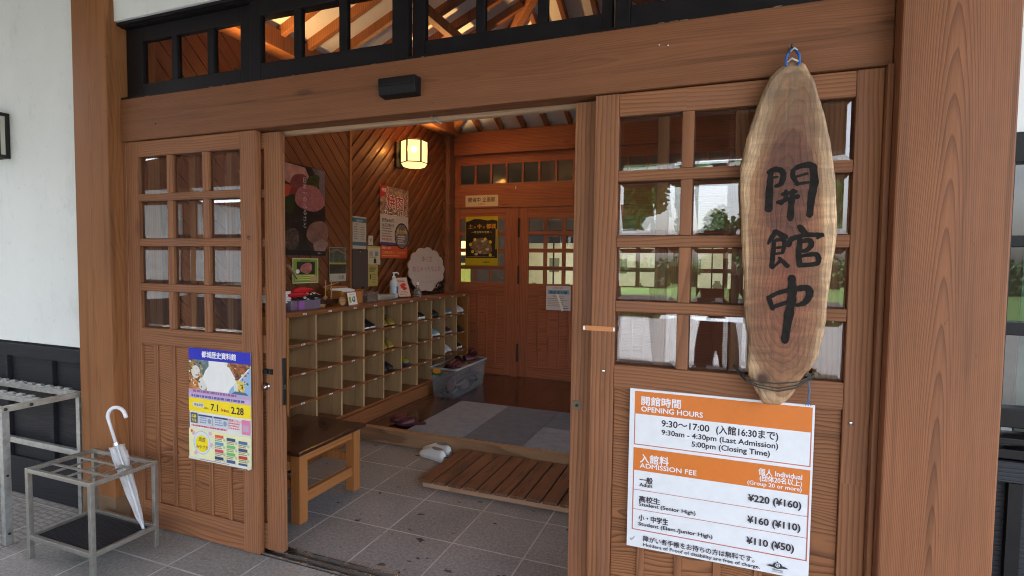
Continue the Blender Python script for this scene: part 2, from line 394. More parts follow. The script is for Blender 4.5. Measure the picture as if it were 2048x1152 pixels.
M_weath = wood('weathered_cedar', (.5, .32, .2), (.3, .17, .1), 'X', 60, off=(.05, -2.1), warp=.05, contrast=.7, blotch=.8, rough=.8)
IL, ID = (.36, .13, .066), (.2, .066, .033)
M_iv = wood('inner_cedar_upright', IL, ID, 'Z', 60, off=(.2, .06), knots=.6)
M_ih = wood('inner_cedar_level', IL, ID, 'X', 60, off=(.2, .08), knots=.6)
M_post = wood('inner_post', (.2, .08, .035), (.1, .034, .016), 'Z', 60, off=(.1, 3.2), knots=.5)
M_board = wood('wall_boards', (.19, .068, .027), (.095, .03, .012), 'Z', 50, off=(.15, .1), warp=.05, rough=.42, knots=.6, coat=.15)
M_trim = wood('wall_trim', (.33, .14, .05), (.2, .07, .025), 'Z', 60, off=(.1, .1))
M_bench = wood('bench_oak', (.40, .16, .05), (.27, .095, .028), 'Z', 60, off=(.2, .2), rough=.4, coat=.25, contrast=.6)
M_benchh = wood('bench_rail', (.40, .16, .05), (.27, .095, .028), 'Y', 60, off=(.2, .2), rough=.4, coat=.25, contrast=.6)
M_top = wood('dark_varnish', (.06, .022, .013), (.03, .011, .007), 'Y', 60, off=(.1, .05), rough=.3, coat=.5, contrast=.7)
M_ply = wood('plywood', (.48, .30, .15), (.36, .21, .095), 'Z', 25, off=(.05, .1), warp=.1, contrast=.6, blotch=.6, bump=.05)
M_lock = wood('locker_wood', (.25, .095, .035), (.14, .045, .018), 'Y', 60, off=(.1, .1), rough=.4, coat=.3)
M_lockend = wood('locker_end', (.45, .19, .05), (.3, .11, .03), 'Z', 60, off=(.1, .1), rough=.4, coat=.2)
M_floor = wood('floor_boards', (.055, .024, .016), (.03, .012, .009), 'X', 60, off=(.1, .1), rough=.2, coat=.7, contrast=.6, bump=.05)
M_step = wood('step_edge', (.38, .22, .12), (.2, .1, .055), 'X', 60, off=(.07, -.05), blotch=.6, rough=.7)
M_slat = wood('slats', (.2, .095, .052), (.1, .045, .024), 'Y', 60, off=(.06, .04), blotch=.8, rough=.6, wear=((.05, .03, .02), .6))
M_slatb = wood('slat_bearer', (.46, .27, .17), (.3, .15, .09), 'X', 60, off=(.06, .04), blotch=.6, rough=.75)
M_soffit = wood('soffit_boards', (.22, .085, .045), (.13, .045, .025), 'Y', 60, off=(.1, .1))
M_rafter = wood('rafter_wood', (.3, .12, .045), (.17, .06, .024), 'Z', 60, off=(.1, .1))
M_black = wood('black_stained_boards', (.019, .021, .026), (.010, .011, .014), 'X', 60, off=(.05, -.5), warp=.1, rough=.55, bump=.5, contrast=1)
M_blackv = flat('black_paint', (.008, .007, .008), .5, var=.4, bump=.1, spec=.22)
def plaster_mat():
    q = NT('plaster'); o = q.obj(); a = q.noise(o, 1.4, 6, .65); b = q.noise(q.mapping(o, (1.2, 1, .6)), 5, 6, .75); c = q.ramp(b, [(.56, 1.0), (.7, .9)])
    d = q.ramp(q.noise(q.mapping(o, (6, 6, 9)), 2.2, 6, .8), [(.61, 1.0), (.72, .78)])
    k = q.math('MULTIPLY', q.math('MULTIPLY', q.mr(a, .3, .7, .93, 1.03), c), d)
    kc = q.new('ShaderNodeCombineColor'); [q.L(k, kc.inputs[i]) for i in range(3)]
    q.col(q.mix(1.0, (.78, .81, .80), kc.outputs[0], 'MULTIPLY')); q.rough(.9); q.bump(q.noise(o, 180, 4), .15, .002); return q.m
M_plas = plaster_mat()
M_white = flat('white_board', (.8, .8, .78), .6, var=.03)
M_galv = flat('galvanised_steel', (.42, .44, .43), .42, .75, var=.35, vs=30, bump=.05)
M_steel = flat('worn_steel', (.40, .395, .36), .38, .85, var=.2, vs=40)
M_steeld = flat('dark_steel', (.06, .06, .06), .4, .8, var=.2)
M_chrome = flat('bright_metal', (.6, .6, .58), .25, 1, var=.1)
M_iron = flat('black_iron', (.012, .012, .012), .45, .3)
M_rub = flat('black_rubber', (.018, .018, .022), .55, var=.4, vs=25, bump=.3)
M_tile_in = tiles('granite_tile_inside', (.222, .226, .23), (.5, .49, .47), -2.105, .489-.405*4, .405, .009, speck=.6, wet=.6)
M_tile_out = tiles('granite_tile_outside', (.27, .258, .24), (.5, .49, .47), -2.095, -.235-.405*20, .405, .009, speck=.5, wet=.3, rough=.65)
M_tile_pat = tiles('patterned_paving', (.3, .285, .26), (.46, .44, .4), -3.42-.405*10, -.12-.35*30, .352, .008, speck=.35, sub=(.062, .012), rough=.7)
M_glass = glass('pane_glass', refl=3.6)
M_glassd = glass('upper_glass', (.93, .93, .92), refl=1.3)
M_glassr = glass('reeded_glass', (.8, .8, .74), refl=1.6, rough=.12, wav=.6)
M_paperw = flat('paper', (.8, .8, .78), .6, var=.02)
M_lead = flat('lawn_soil', (.05, .12, .02), .9)

# ================================================================== ground
g = MB().box(-60, 60, -90, 30, -.4, -.012).build('ground', flat('asphalt_paving', (.17, .172, .175), .85, var=.2, vs=.8, bump=.1)); struct(g)
g = MB().box(-3.42, 5, -4.2, .075, -.3, 0).build('pavement', M_tile_out); struct(g, 'grey granite tiles in front of the doors')
g = MB().box(-8, -3.42, -4.2, .1, -.3, .001).build('paved_strip', M_tile_pat); struct(g, 'patterned pavers under the steel racks')
g = MB().box(-3.3, 1.0, .115, 1.72, -.3, .0).build('floor', M_tile_in); struct(g, 'damp granite tiles inside the entrance')
g = MB().box(-40, 40, -34, -17, -.2, .05).build('lawn', flat('grass_green', (.075, .15, .03), .9, var=.35, vs=6, bump=.4)); struct(g)
# raised timber floor and its weathered edge
rf = MB()
for i in range(17):
    x0 = -3.2+i*.24; rf.box(x0+.0006, x0+.2394, 1.76, 8.0, .02, .118)
rf = struct(rf.build('raised_floor', M_floor, bevel=.0012, seg=1)); rf['label'] = 'glossy dark boarded floor one step up'
MB().box(-3.2, .9, 1.69, 1.7585, 0, .121).build('step_edge', M_step, rf, bevel=.005)
# threshold rail
t = thing('door_track', 'dark threshold rail with bright running strips under the sliding doors', 'door track', (-1.3, .08, 0))
MB().box(-3.1, .49, .012, .112, -.02, .004).build('base_plate', M_steeld, t)
for y in (.018, .06, .104): MB().box(-3.1, .49, y-.003, y+.003, .004, .012).build('running_strip', M_chrome, t)

# ================================================================== facade
def pillar(name, label, x0, x1, m, plate):
    t = thing(name, label, 'pillar', ((x0+x1)/2, .1, 0))
    MB().box(x0, x1, -.082, .2, .012 if not plate else .0, 3.2).build('shaft', m, t, bevel=.006)
    if plate:
        MB().box(x0-.002, x1+.002, -.0845, .19, 0, .17).build('base_plate', flat('bronze_plate', (.23, .15, .09), .5, .5, var=.3, vs=6), t, bevel=.002)
    return t
pillar('wooden_pillar', 'reddish wooden pillar behind the umbrella stand, metal sleeve at its foot', -3.392, -3.112, M_pil2, True)
pillar('wooden_pillar', 'broad wooden pillar with arched grain beside the opening hours sign', .5, .79, M_pil, False)
t = thing('lintel_beam', 'long reddish wooden beam across the top of the doors', 'beam', (-1.3, 0, 2.16))
MB().box(-3.111, .499, -.012, .084, 2.158, 2.388).build('beam_face', M_lint, t, bevel=.005)
MB().box(-3.111, .499, .0875, .125, 2.141, 2.30).build('track_beam', M_weath, t, bevel=.008)
MB().box(-3.111, -3.085, -.004, .2, .0, 2.156).build('jamb', M_v, t, bevel=.003)
MB().box(.482, .499, -.03, .2, .0, 2.156).build('jamb', M_v, t, bevel=.003)
for x, z in ((-2.83, 2.235), (-.22, 2.31), (-.19, 2.305)):
    MB().ball((x, -.013, z), .004, 6).build('nail', M_steeld if x < -1 else M_chrome, t)
# plaster above the transom and left of the pillar
w = thing('plaster_wall', 'white plaster band above the black transom windows', 'wall', (-1.3, .05, 2.8))
MB().box(-3.112, .5, -.035, .2, 2.802, 3.25).build('plaster', M_plas, w, bevel=.004)
MB().box(-3.112, .5, -.02, .2, 2.785, 2.80).build('drip_strip', M_blackv, w)
w = thing('plaster_wall', 'white plaster wall with black boarded base left of the pillar', 'wall', (-4.5, .05, 0))
MB().box(-8, -3.392, 0, .2, .98, 3.25).build('plaster', M_plas, w)
MB().box(-8, -3.392, .008, .2, .0, .972).build('dado_boards', M_black, w)
MB().box(-8, -3.392, -.012, .01, .885, .965).build('dado_rail', M_black, w, bevel=.003)
MB().box(-8, -3.392, -.012, .01, .0, .24).build('dado_plinth', M_black, w, bevel=.003)
for i in range(10): MB().box(-3.80-i*.455, -3.765-i*.455, -.018, .0075, .2405, .884).build('batten', M_black, w, bevel=.002)
# outdoor lamp on the left wall
t = thing('wall_lamp', 'square black framed wall lamp with pale shade on the white plaster', 'wall lamp', (-4.28, -.04, 2.26))
fr = MB(); x0, x1, y0, y1, z0, z1 = -4.42, -4.146, -.07, -.002, 2.125, 2.402
for x in (x0, x1-.02):
    for y in (y0, y1-.02): fr.box(x, x+.02, y, y+.02, z0, z1)
for z in (z0, z1-.02):
    for y in (y0, y1-.02): fr.box(x0+.0205, x1-.0205, y, y+.02, z, z+.02)
    for x in (x0, x1-.02): fr.box(x, x+.02, y0+.0205, y1-.0205, z, z+.02)
fr.build('frame', M_iron, t)
MB().box(x0+.008, x1-.008, y0+.008, y1, z0+.012, z1-.012).build('shade', flat('lamp_paper', (.6, .6, .52), .7, var=.05), t)

def door(name, label, x0, x1, y0, y1, z0, z1, cols, rows, panel, slats, mv, mh, mp, mg, cat='door', group=None, rail=.0, flip=False):
    """a panelled door: stiles, rails, glazing bars (frame), beveled panes (glass), boarded lower panel with battens"""
    t = thing(name, label, cat, ((x0+x1)/2, (y0+y1)/2, z0), group); ym = (y0+y1)/2
    f = MB(); sl, sr = cols[0][0], cols[-1][1]; e = .0006
    f.box(x0, sl, y0, y1, z0, z1, 0); f.box(sr, x1, y0, y1, z0, z1, 0)
    f.box(sl+e, sr-e, y0+.001, y1-.001, rows[-1][1], z1-.001, 1)             # top rail
    f.box(sl+e, sr-e, y0+.001, y1-.001, panel[1], rows[0][0], 1)              # lock rail
    f.box(sl+e, sr-e, y0+.001, y1-.001, z0+.001, panel[0], 1)                 # bottom rail
    for a, b in zip(rows, rows[1:]): f.box(sl+e, sr-e, y0+.002, y1-.002, a[1], b[0], 1)
    for a, b in zip(cols, cols[1:]):
        for r in rows: f.box(a[1], b[0], y0+.003, y1-.003, r[0]+e, r[1]-e, 0)
    f.build('frame', [mv, mh], t, bevel=.0025)
    g = MB()
    for c in cols:
        for r in rows:
            a0, a1, b0, b1 = c[0]+.001, c[1]-.001, r[0]+.001, r[1]-.001; k = .02; d = .0028; yy = ym+random.uniform(-.0006, .0006); tl = random.uniform(-.0004, .0004); tz = random.uniform(-.0003, .0003)
            o = [(a0, yy+d, b0), (a1, yy+d, b0), (a1, yy+d, b1), (a0, yy+d, b1), (a0+k, yy-tl-tz, b0+k), (a1-k, yy+tl-tz, b0+k), (a1-k, yy+tl+tz, b1-k), (a0+k, yy-tl+tz, b1-k)]
            g.add(o, [(4, 5, 6, 7), (0, 1, 5, 4), (1, 2, 6, 5), (2, 3, 7, 6), (3, 0, 4, 7)])
    g.build('glass', mg, t)
    p = MB(); xs = [sl+e]+[s for s in slats]+[sr-e]
    for a, b in zip(xs, xs[1:]): p.box(a+.0006, b-.0006, y0+.014, y1-.006, panel[0]+e, panel[1]-e, 0)
    for s in slats: p.box(s-.014, s+.014, y0+.006, y0+.0135, panel[0]+e, panel[1]-e, 1)
    p.build('lower_panel', [mp, mv], t, bevel=.002)
    return t
ROWS = [(1.132, 1.336), (1.378, 1.582), (1.624, 1.828), (1.868, 2.071)]
lc = [(-2.995, -2.775), (-2.733, -2.513), (-2.471, -2.251)]
rc = [(-.362, -.134), (-.093, .135), (.176, .404)]
sh = lambda c, d: [(a+d, b+d) for a, b in c]
PAN = (.15, 1.04)
door('entrance_door', 'fixed panelled door with the blue and yellow poster', -3.084, -2.15, .0, .036, .006, 2.155, lc, ROWS, PAN, [-2.889+.134*i for i in range(5)], M_v, M_h, M_pan, M_glass)
ld = door('entrance_door', 'sliding door slid open behind the door with the blue poster', -2.984, -2.04, .045, .081, .014, 2.150, sh(lc, .111), ROWS, PAN, [-2.778+.134*i for i in range(5)], M_v, M_h, M_pan, M_glass)
door('entrance_door', 'fixed panelled door carrying the opening hours sign', -.452, .481, .0, .036, .006, 2.155, rc, ROWS, PAN, [-.246+.137*i for i in range(5)], M_v, M_h, M_pan, M_glass)
rd = door('entrance_door', 'sliding door slid open behind the door with the opening hours sign', -.541, .40, .045, .081, .014, 2.150, sh(rc, -.089), ROWS, PAN, [-.335+.137*i for i in range(5)], M_v, M_h, M_pan, M_glass)
# door hardware
h = MB().box(-2.147, -2.092, .038, .0445, .935, .962).box(-2.147, -2.118, .030, .0375, .94, .957); h.tube([(-2.10, .041, .957), (-2.10, .030, .957), (-2.10, .030, .941), (-2.10, .041, .941)], .003, 6); h.build('hasp', M_iron, ld, bevel=.001)
MB().lathe([(.0, -.02), (.011, -.019), (.013, -.012), (.009, -.006), (.017, -.002), (.018, .006)], (-2.128, .04, .872), 16, axis='Y').build('knob', M_chrome, ld, smooth=True)
MB().box(-2.0395, -2.034, .052, .074, .78, 1.02).build('edge_pull', M_iron, ld, bevel=.002); MB().box(-2.0335, -2.031, .058, .068, .86, .885).build('strike', M_chrome, ld)
lk = MB().box(-.53, -.497, .041, .0445, .93, .966).build('latch_plate', flat('aged_brass', (.16, .13, .09), .4, .9, var=.3), rd, bevel=.002)
MB().lathe([(0, -.006), (.006, -.006), (.007, 0)], (-.5135, .041, .948), 12, axis='Y').build('keyhole', M_iron, lk)
t = MB().box(-.482, -.362, -.0035, .0005, 1.259, 1.277, 0).box(-.483, -.476, -.0055, -.0036, 1.261, 1.275, 1).box(-.366, -.359, -.0055, -.0036, 1.261, 1.275, 1).build('strap', [flat('orange_strap', (.55, .22, .07), .5), M_white])
tag(t, 'short orange strap nailed between door stiles near the square latch', 'strap')
# sensor box, cable clip
t = thing('door_sensor', 'small black sensor box on the lintel beam', 'sensor', (-1.29, -.03, 2.25))
MB().prism([(-1.387, -.012, 2.222), (-1.387, -.058, 2.228), (-1.387, -.066, 2.262), (-1.387, -.066, 2.3), (-1.387, -.012, 2.302)][::-1], (-.182, 0, 0)).build('body', M_blackv, t, bevel=.004)
MB().box(-1.365, -1.225, -.0672, -.0661, 2.268, 2.272).build('seam', M_iron, t)
t = MB().tube([(-1.197, .06, 2.157), (-1.190, .082, 2.15), (-1.178, .086, 2.138), (-1.165, .1, 2.132)], .003, 6).build('cable', M_galv); tag(t, 'short white cable end under the lintel beam', 'cable')
# small hook and screws on the left door
tag(MB().tube([(-2.19, -.001, 1.63), (-2.19, -.014, 1.63), (-2.183, -.02, 1.622), (-2.178, -.012, 1.616)], .0022, 6).build('hook', M_steeld), 'tiny dark hook screwed into the left door stile', 'hook')
for x, z, l in ((-.40, 1.105, 'pale screw head on the door stile above the square latch'), (.428, 1.0, 'pale screw head on the right door stile beside the opening hours sign')):
    tag(MB().ball((x, -.003, z), .007, 7, 0, (1, .6, 1)).build('screw', M_chrome), l, 'screw')

# transom windows
def transom(label, x0, x1, cols, y0):
    t = thing('transom_window', label, 'window', ((x0+x1)/2, y0, 2.39), 'black transom windows above the lintel')
    f = MB(); y1 = y0+.035; z0, z1, p0, p1 = 2.39, 2.78, 2.474, 2.703
    f.box(x0, cols[0][0], y0, y1, z0, z1); f.box(cols[-1][1], x1, y0, y1, z0, z1)
    f.box(cols[0][0]+.0005, cols[-1][1]-.0005, y0+.001, y1-.001, z0, p0); f.box(cols[0][0]+.0005, cols[-1][1]-.0005, y0+.001, y1-.001, p1, z1)
    for a, b in zip(cols, cols[1:]): f.box(a[1], b[0], y0+.002, y1-.002, p0+.0005, p1-.0005)
    f.build('frame', M_blackv, t, bevel=.003)
    g = MB(); [g.add([(a, y0+.018, p0), (b, y0+.018, p0), (b, y0+.018, p1), (a, y0+.018, p1)], [(0, 1, 2, 3)]) for a, b in cols]
    g.build('glass', M_glassd, t)
transom('black transom window over the door with the blue poster', -3.111, -2.2, [(-2.985, -2.76), (-2.72, -2.5), (-2.455, -2.27)], .03)
transom('black transom window with orange rafters seen through it', -2.185, -1.28, [(-2.115, -1.908), (-1.867, -1.647), (-1.605, -1.362)], .004)
transom('black transom window reflecting a white ceiling lamp, above the opening', -1.275, -.40, [(-1.214, -.972), (-.932, -.701), (-.66, -.441)], .03)
transom('black transom window above the hanging wooden board', -.385, .499, [(-.33, -.09), (-.05, .19), (.23, .43)], .004)
tr = MB().box(-3.111, .499, -.004, .0025, 2.3885, 2.40).box(-3.111, .499, .0, .2, 2.7805, 2.786).build('transom_track', M_blackv); tag(tr, 'black sill strip with chipped paint on top of the lintel beam', 'sill')
M_chip = flat('bare_wood_chip', (.2, .17, .14), .8)
for i in range(14):
    x = random.uniform(-3.0, .3); l = random.uniform(.008, .035); MB().box(x, x+l, -.0046, -.0040, 2.3888+random.uniform(0, .002), 2.3905+random.uniform(0, .002)).build('paint_chip', M_chip, tr)

# window right of the broad pillar
w = thing('side_window', 'dark framed window right of the broad pillar', 'window', (1.6, .05, .93))
f = MB(); f.box(.79, 2.4, .02, .09, 1.84, 1.93); f.box(.79, 2.4, .022, .088, 1.585, 1.62); f.box(.79, 2.4, .022, .088, 1.315, 1.355); f.box(.79, 2.4, .02, .09, 1.03, 1.09); f.box(.79, 2.4, -.01, .09, .985, 1.005); f.box(.79, 2.4, .01, .09, .935, .965); f.box(.79, .832, .021, .089, 1.0, 1.93); f.box(2.36, 2.4, .021, .089, 1.0, 1.93)
f.build('frame', M_blackv, w, bevel=.003)
g = MB(); [g.add([(.83, .05, a), (2.37, .05, a), (2.37, .05, b), (.83, .05, b)], [(0, 1, 2, 3)]) for a, b in ((1.62, 1.84), (1.355, 1.585), (1.09, 1.315))]; g.build('glass', glass('side_glass', (.6, .7, .66), 2.2), w)
w = thing('boarded_wall', 'black boarded wall below the window right of the broad pillar', 'wall', (1.6, .1, 0))
MB().box(.79, 5, .02, .12, 0, .93).build('boards', M_black, w); MB().box(.79, 5, 0, .12, .865, .93).build('rail', M_black, w, bevel=.003)
MB().box(.85, .885, .0, .0195, 0, .864).build('batten', M_blackv, w)
MB().box(.79, 5, .03, .15, 1.93, 3.25).build('upper_plaster', M_plas, w); MB().box(2.4, 5, .03, .15, .93, 1.9295).build('side_plaster', M_plas, w)
MB().box(.92, 2.4, .16, .17, .9, 2.0).build('blind', flat('window_blind', (.25, .3, .26), .8), w)

# porch roof over the doors
p = thing('porch_roof', 'boarded porch roof sheltering the entrance', 'roof', (-1.3, -1.8, 3.2))
b = MB()
for i in range(48): b.box(-6+i*.165, -6+i*.165+.162, -4.6, .25, 3.25, 3.28)
b.build('soffit', M_soffit, p)
MB().box(-6, 2.0, -4.62, -4.45, 2.72, 3.249).build('front_beam', M_soffit, p); MB().box(-6, .9, -4.9, 4.6, 4.4, 4.5).build('roof_slab', flat('roof_tiles', (.05, .05, .055), .7), p)
MB().box(-6, 2.0, -4.9, -4.63, 3.2, 4.399).build('fascia', M_soffit, p)
for k, (x, y) in enumerate(((-.875, -1.54), (-1.2, -1.35))):
    t = thing('ceiling_lamp', ('round white ceiling lamp on the porch soffit', 'small white detector on the porch soffit')[k], 'lamp', (x, y, 3.25))
    MB().lathe([(.055, -.0), (.055, -.075), (.05, -.085), (0, -.085)] if k == 0 else [(.035, 0), (.035, -.03), (.02, -.055), (0, -.055)], (x, y, 3.249), 20).build('body', M_white, t, smooth=False)
# white wing of the building on the left, seen in the door panes
w = thing('plaster_wall', 'white plaster wing with black base left of the forecourt', 'wall', (-7.1, -5, 0))
MB().box(-7.3, -7.0, -14, -.1, .98, 2.32).build('plaster', M_plas, w); MB().box(-7.3, -6.99, -14, -.1, 0, .978).build('dado_boards', M_black, w); MB().box(-7.3, -6.97, -14, -.1, 2.321, 3.24).build('wall_plate', M_soffit, w)
for i in range(7): MB().box(-6.998, -6.96, -13.5+i*2, -13.3+i*2, .0, 2.32).build('post', M_v, w)
# ================================================================== entrance hall inside
def clip(poly, ax, val, keep):
    out = []
    for i in range(len(poly)):
        a, b = poly[i], poly[(i+1) % len(poly)]; ia = (a[ax]-val)*keep >= 0; ib = (b[ax]-val)*keep >= 0
        if ia: out.append(a)
        if ia != ib:
            t = (val-a[ax])/(b[ax]-a[ax]); out.append(tuple(a[k]+t*(b[k]-a[k]) for k in range(2)))
    return out
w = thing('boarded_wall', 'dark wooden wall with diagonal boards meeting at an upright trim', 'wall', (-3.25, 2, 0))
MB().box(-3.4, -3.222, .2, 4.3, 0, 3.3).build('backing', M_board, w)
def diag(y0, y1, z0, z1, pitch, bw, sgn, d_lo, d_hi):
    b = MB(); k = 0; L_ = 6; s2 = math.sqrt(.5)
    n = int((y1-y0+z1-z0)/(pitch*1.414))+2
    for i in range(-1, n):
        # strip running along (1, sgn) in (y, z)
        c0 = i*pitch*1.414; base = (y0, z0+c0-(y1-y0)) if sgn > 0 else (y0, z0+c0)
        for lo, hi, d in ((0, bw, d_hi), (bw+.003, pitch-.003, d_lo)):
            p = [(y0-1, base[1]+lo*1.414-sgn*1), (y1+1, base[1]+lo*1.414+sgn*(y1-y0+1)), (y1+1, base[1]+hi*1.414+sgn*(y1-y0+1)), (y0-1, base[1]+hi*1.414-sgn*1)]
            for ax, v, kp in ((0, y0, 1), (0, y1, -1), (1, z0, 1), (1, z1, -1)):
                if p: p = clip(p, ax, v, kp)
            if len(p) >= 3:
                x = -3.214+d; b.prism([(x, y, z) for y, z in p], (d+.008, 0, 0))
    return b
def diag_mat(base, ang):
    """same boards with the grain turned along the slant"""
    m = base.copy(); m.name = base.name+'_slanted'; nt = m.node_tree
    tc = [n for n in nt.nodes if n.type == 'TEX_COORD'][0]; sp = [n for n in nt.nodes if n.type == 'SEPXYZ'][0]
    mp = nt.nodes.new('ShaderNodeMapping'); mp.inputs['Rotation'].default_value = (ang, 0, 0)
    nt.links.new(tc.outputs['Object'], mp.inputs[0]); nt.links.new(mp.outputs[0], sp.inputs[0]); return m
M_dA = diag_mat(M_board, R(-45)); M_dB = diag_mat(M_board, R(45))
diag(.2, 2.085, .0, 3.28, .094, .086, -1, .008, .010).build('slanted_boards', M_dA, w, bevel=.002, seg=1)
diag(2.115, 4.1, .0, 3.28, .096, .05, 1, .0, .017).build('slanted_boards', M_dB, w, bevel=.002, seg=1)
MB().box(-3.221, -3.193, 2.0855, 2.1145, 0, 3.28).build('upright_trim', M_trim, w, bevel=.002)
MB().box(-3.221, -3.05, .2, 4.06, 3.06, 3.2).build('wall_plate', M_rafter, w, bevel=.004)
# right-hand and front returns of the lobby
t = thing('inner_wall', 'boarded wall on the right inside the entrance, wide window added for daylight', 'wall', (.84, 2, 0))
MB().box(.78, .9, .2, 4.3, 0, .45).box(.78, .9, .2, 4.3, 2.1, 3.4).box(.78, .9, .2, .5, .4505, 2.0995).box(.78, .9, 3.9, 4.3, .4505, 2.0995).build('boards', M_board, t)
f = MB(); [f.box(.8, .86, y, y+.04, .4505, 2.0995) for y in (.5005, 1.33, 2.18, 3.03, 3.8595)]; f.build('added_window_frame', M_iv, t)  # window added to this wall to let more daylight into the lobby
MB().add([(.83, .52, .46), (.83, 3.88, .46), (.83, 3.88, 2.09), (.83, .52, 2.09)], [(0, 1, 2, 3)]).build('added_window_glass', M_glass, t)
# corner post
pp = MB(); rg = []
for i in range(40):
    z = .118+i*.078; a = .098+.006*math.sin(i*1.7)+.003*math.sin(i*3.1); rg.append([(-3.222+a*x, 4.0+a*y, z) for x, y in ((-1, -.9), (-.55, -1), (.6, -1), (1, -.75), (1, .9), (-1, .9))])
pp.rings(rg); tag(pp.build('corner_post', M_post), 'rough hewn wooden post in the corner behind the cloud sign', 'post')
# partition with two pairs of glazed doors
w = thing('inner_partition', 'reddish wooden partition with a reeded glass strip above the inner doors', 'partition', (-1.3, 4.1, .12))
MB().box(-3.12, .78, 4.02, 4.2, 2.835, 3.11).build('wall_beam', M_ih, w, bevel=.004)
MB().box(-3.12, .78, 4.055, 4.16, 2.182, 2.40).build('head_beam', M_ih, w, bevel=.004)
f = MB(); f.box(-3.12, -3.052, 4.07, 4.13, 2.4005, 2.8345, 0); f.box(.70, .78, 4.07, 4.13, 2.4005, 2.8345, 0); f.box(-3.0515, .6995, 4.072, 4.128, 2.4005, 2.475, 1); f.box(-3.0515, .6995, 4.072, 4.128, 2.715, 2.8345, 1)
n = 18; pw = 3.75/n
for i in range(1, n): f.box(-3.0515+i*pw-.013, -3.0515+i*pw+.013, 4.075, 4.12, 2.4755, 2.7145, 0)
f.build('strip_frame', [M_iv, M_ih], w, bevel=.002)
MB().add([(-3.05, 4.1, 2.475), (.7, 4.1, 2.475), (.7, 4.1, 2.715), (-3.05, 4.1, 2.715)], [(0, 1, 2, 3)]).build('reeded_glass', M_glassr, w)
for x in (-2.35, -.41): MB().box(x, x+.095, 4.06, 4.15, .1185, 2.1815).build('door_post', M_iv, w, bevel=.003)
t = MB().tube([(-2.29, 4.05, 2.43), (-2.29, 4.035, 2.425), (-2.29, 4.035, 2.40)], .006, 6).build('hook', M_white); tag(t, 'small white hook under the reeded glass strip', 'hook')
IR = [(1.265, 1.427), (1.475, 1.638), (1.686, 1.842), (1.889, 2.043)]
def inner(label, x0, x1, cols, post):
    xs = [cols[0][0]+(cols[-1][1]-cols[0][0])*k/5 for k in range(1, 5)]
    d = door('inner_door', label, x0, x1, 4.068, 4.104, .125, 2.178, cols, IR, (.26, 1.125), xs, M_iv, M_ih, M_ih, M_glass, group='glazed inner doors')
    if post is not None:
        for z in ((1.824, 2.047), (1.261, 1.473), (.312, .521)): MB().lathe([(.0, -.01), (.011, 0), (.011, z[1]-z[0]), (0, z[1]-z[0]+.01)], (post, 4.056, z[0]), 10).build('hinge', M_iron, d)
inner('inner door behind the black and yellow poster', -3.118, -2.3515, [(-3.045, -2.863), (-2.832, -2.65), (-2.619, -2.437)], None)
inner('inner door with the white notice taped to it', -2.2535, -1.384, [(-2.133, -1.945), (-1.901, -1.717), (-1.673, -1.489)], -2.253)
inner('inner door standing next to the door with the taped notice', -1.380, -.4115, [(-1.275, -1.087), (-1.043, -.859), (-.815, -.631)], None)
inner('inner door at the far right, seen only through the glazed front door', -.3135, .778, [(-.2, .05), (.1, .35), (.4, .65)], None)
# hipped ceiling with rafters
ce = thing('rafter_ceiling', 'white hipped ceiling with exposed wooden rafters', 'ceiling', (-1.2, 2.1, 3.1))
X0, X1, Y0, Y1, ze = -3.2, .8, .15, 4.08, 3.12; ax, ay = (X0+X1)/2, (Y0+Y1)/2; sl = .44; za = ze+sl*(ay-Y0)
ap = (ax, ay, za+.06)
pl = MB(); cs = [(X0, Y0, ze), (X1, Y0, ze), (X1, Y1, ze), (X0, Y1, ze)]; k_ = 1.12
ex = [(ax+(p[0]-ax)*k_, ay+(p[1]-ay)*k_, ap[2]+(p[2]+.06-ap[2])*k_) for p in cs]
for i in range(4): pl.add([ex[i], ex[(i+1) % 4], ap], [(2, 1, 0)])
pl.build('ceiling_panel', M_white, ce)
def raf(a, b, w=.045, h=.075): MB().beam(a, b, w, h).build('rafter', M_rafter, ce, bevel=.003, seg=1)
for k in range(14):
    x = X0+.14+k*.285
    d = min(x-X0, X1-x)
    if d > .1:
        for ys, s in ((Y0, 1), (Y1, -1)): raf((x, ys, ze+.02), (x, ys+s*d*.98, ze+.02+sl*d*.98))
    y = Y0+.14+k*.28
    d = min(y-Y0, Y1-y)
    if d > .1 and y < Y1:
        for xs, s in ((X0, 1), (X1, -1)): raf((xs, y, ze+.02), (xs+s*d*.98, y, ze+.02+sl*d*.98))
for c in cs: raf((c[0], c[1], ze), (ax, ay, za), .07, .11)
for z, q in ((.5, .5),):
    a = [(X0+(ax-X0)*z, Y0+(ay-Y0)*z), (X1+(ax-X1)*z, Y0+(ay-Y0)*z), (X1+(ax-X1)*z, Y1+(ay-Y1)*z), (X0+(ax-X0)*z, Y1+(ay-Y1)*z)]
    for i in range(4): MB().beam((*a[i], ze+(za-ze)*z-.07), (*a[(i+1) % 4], ze+(za-ze)*z-.07), .06, .09).build('purlin', M_rafter, ce)
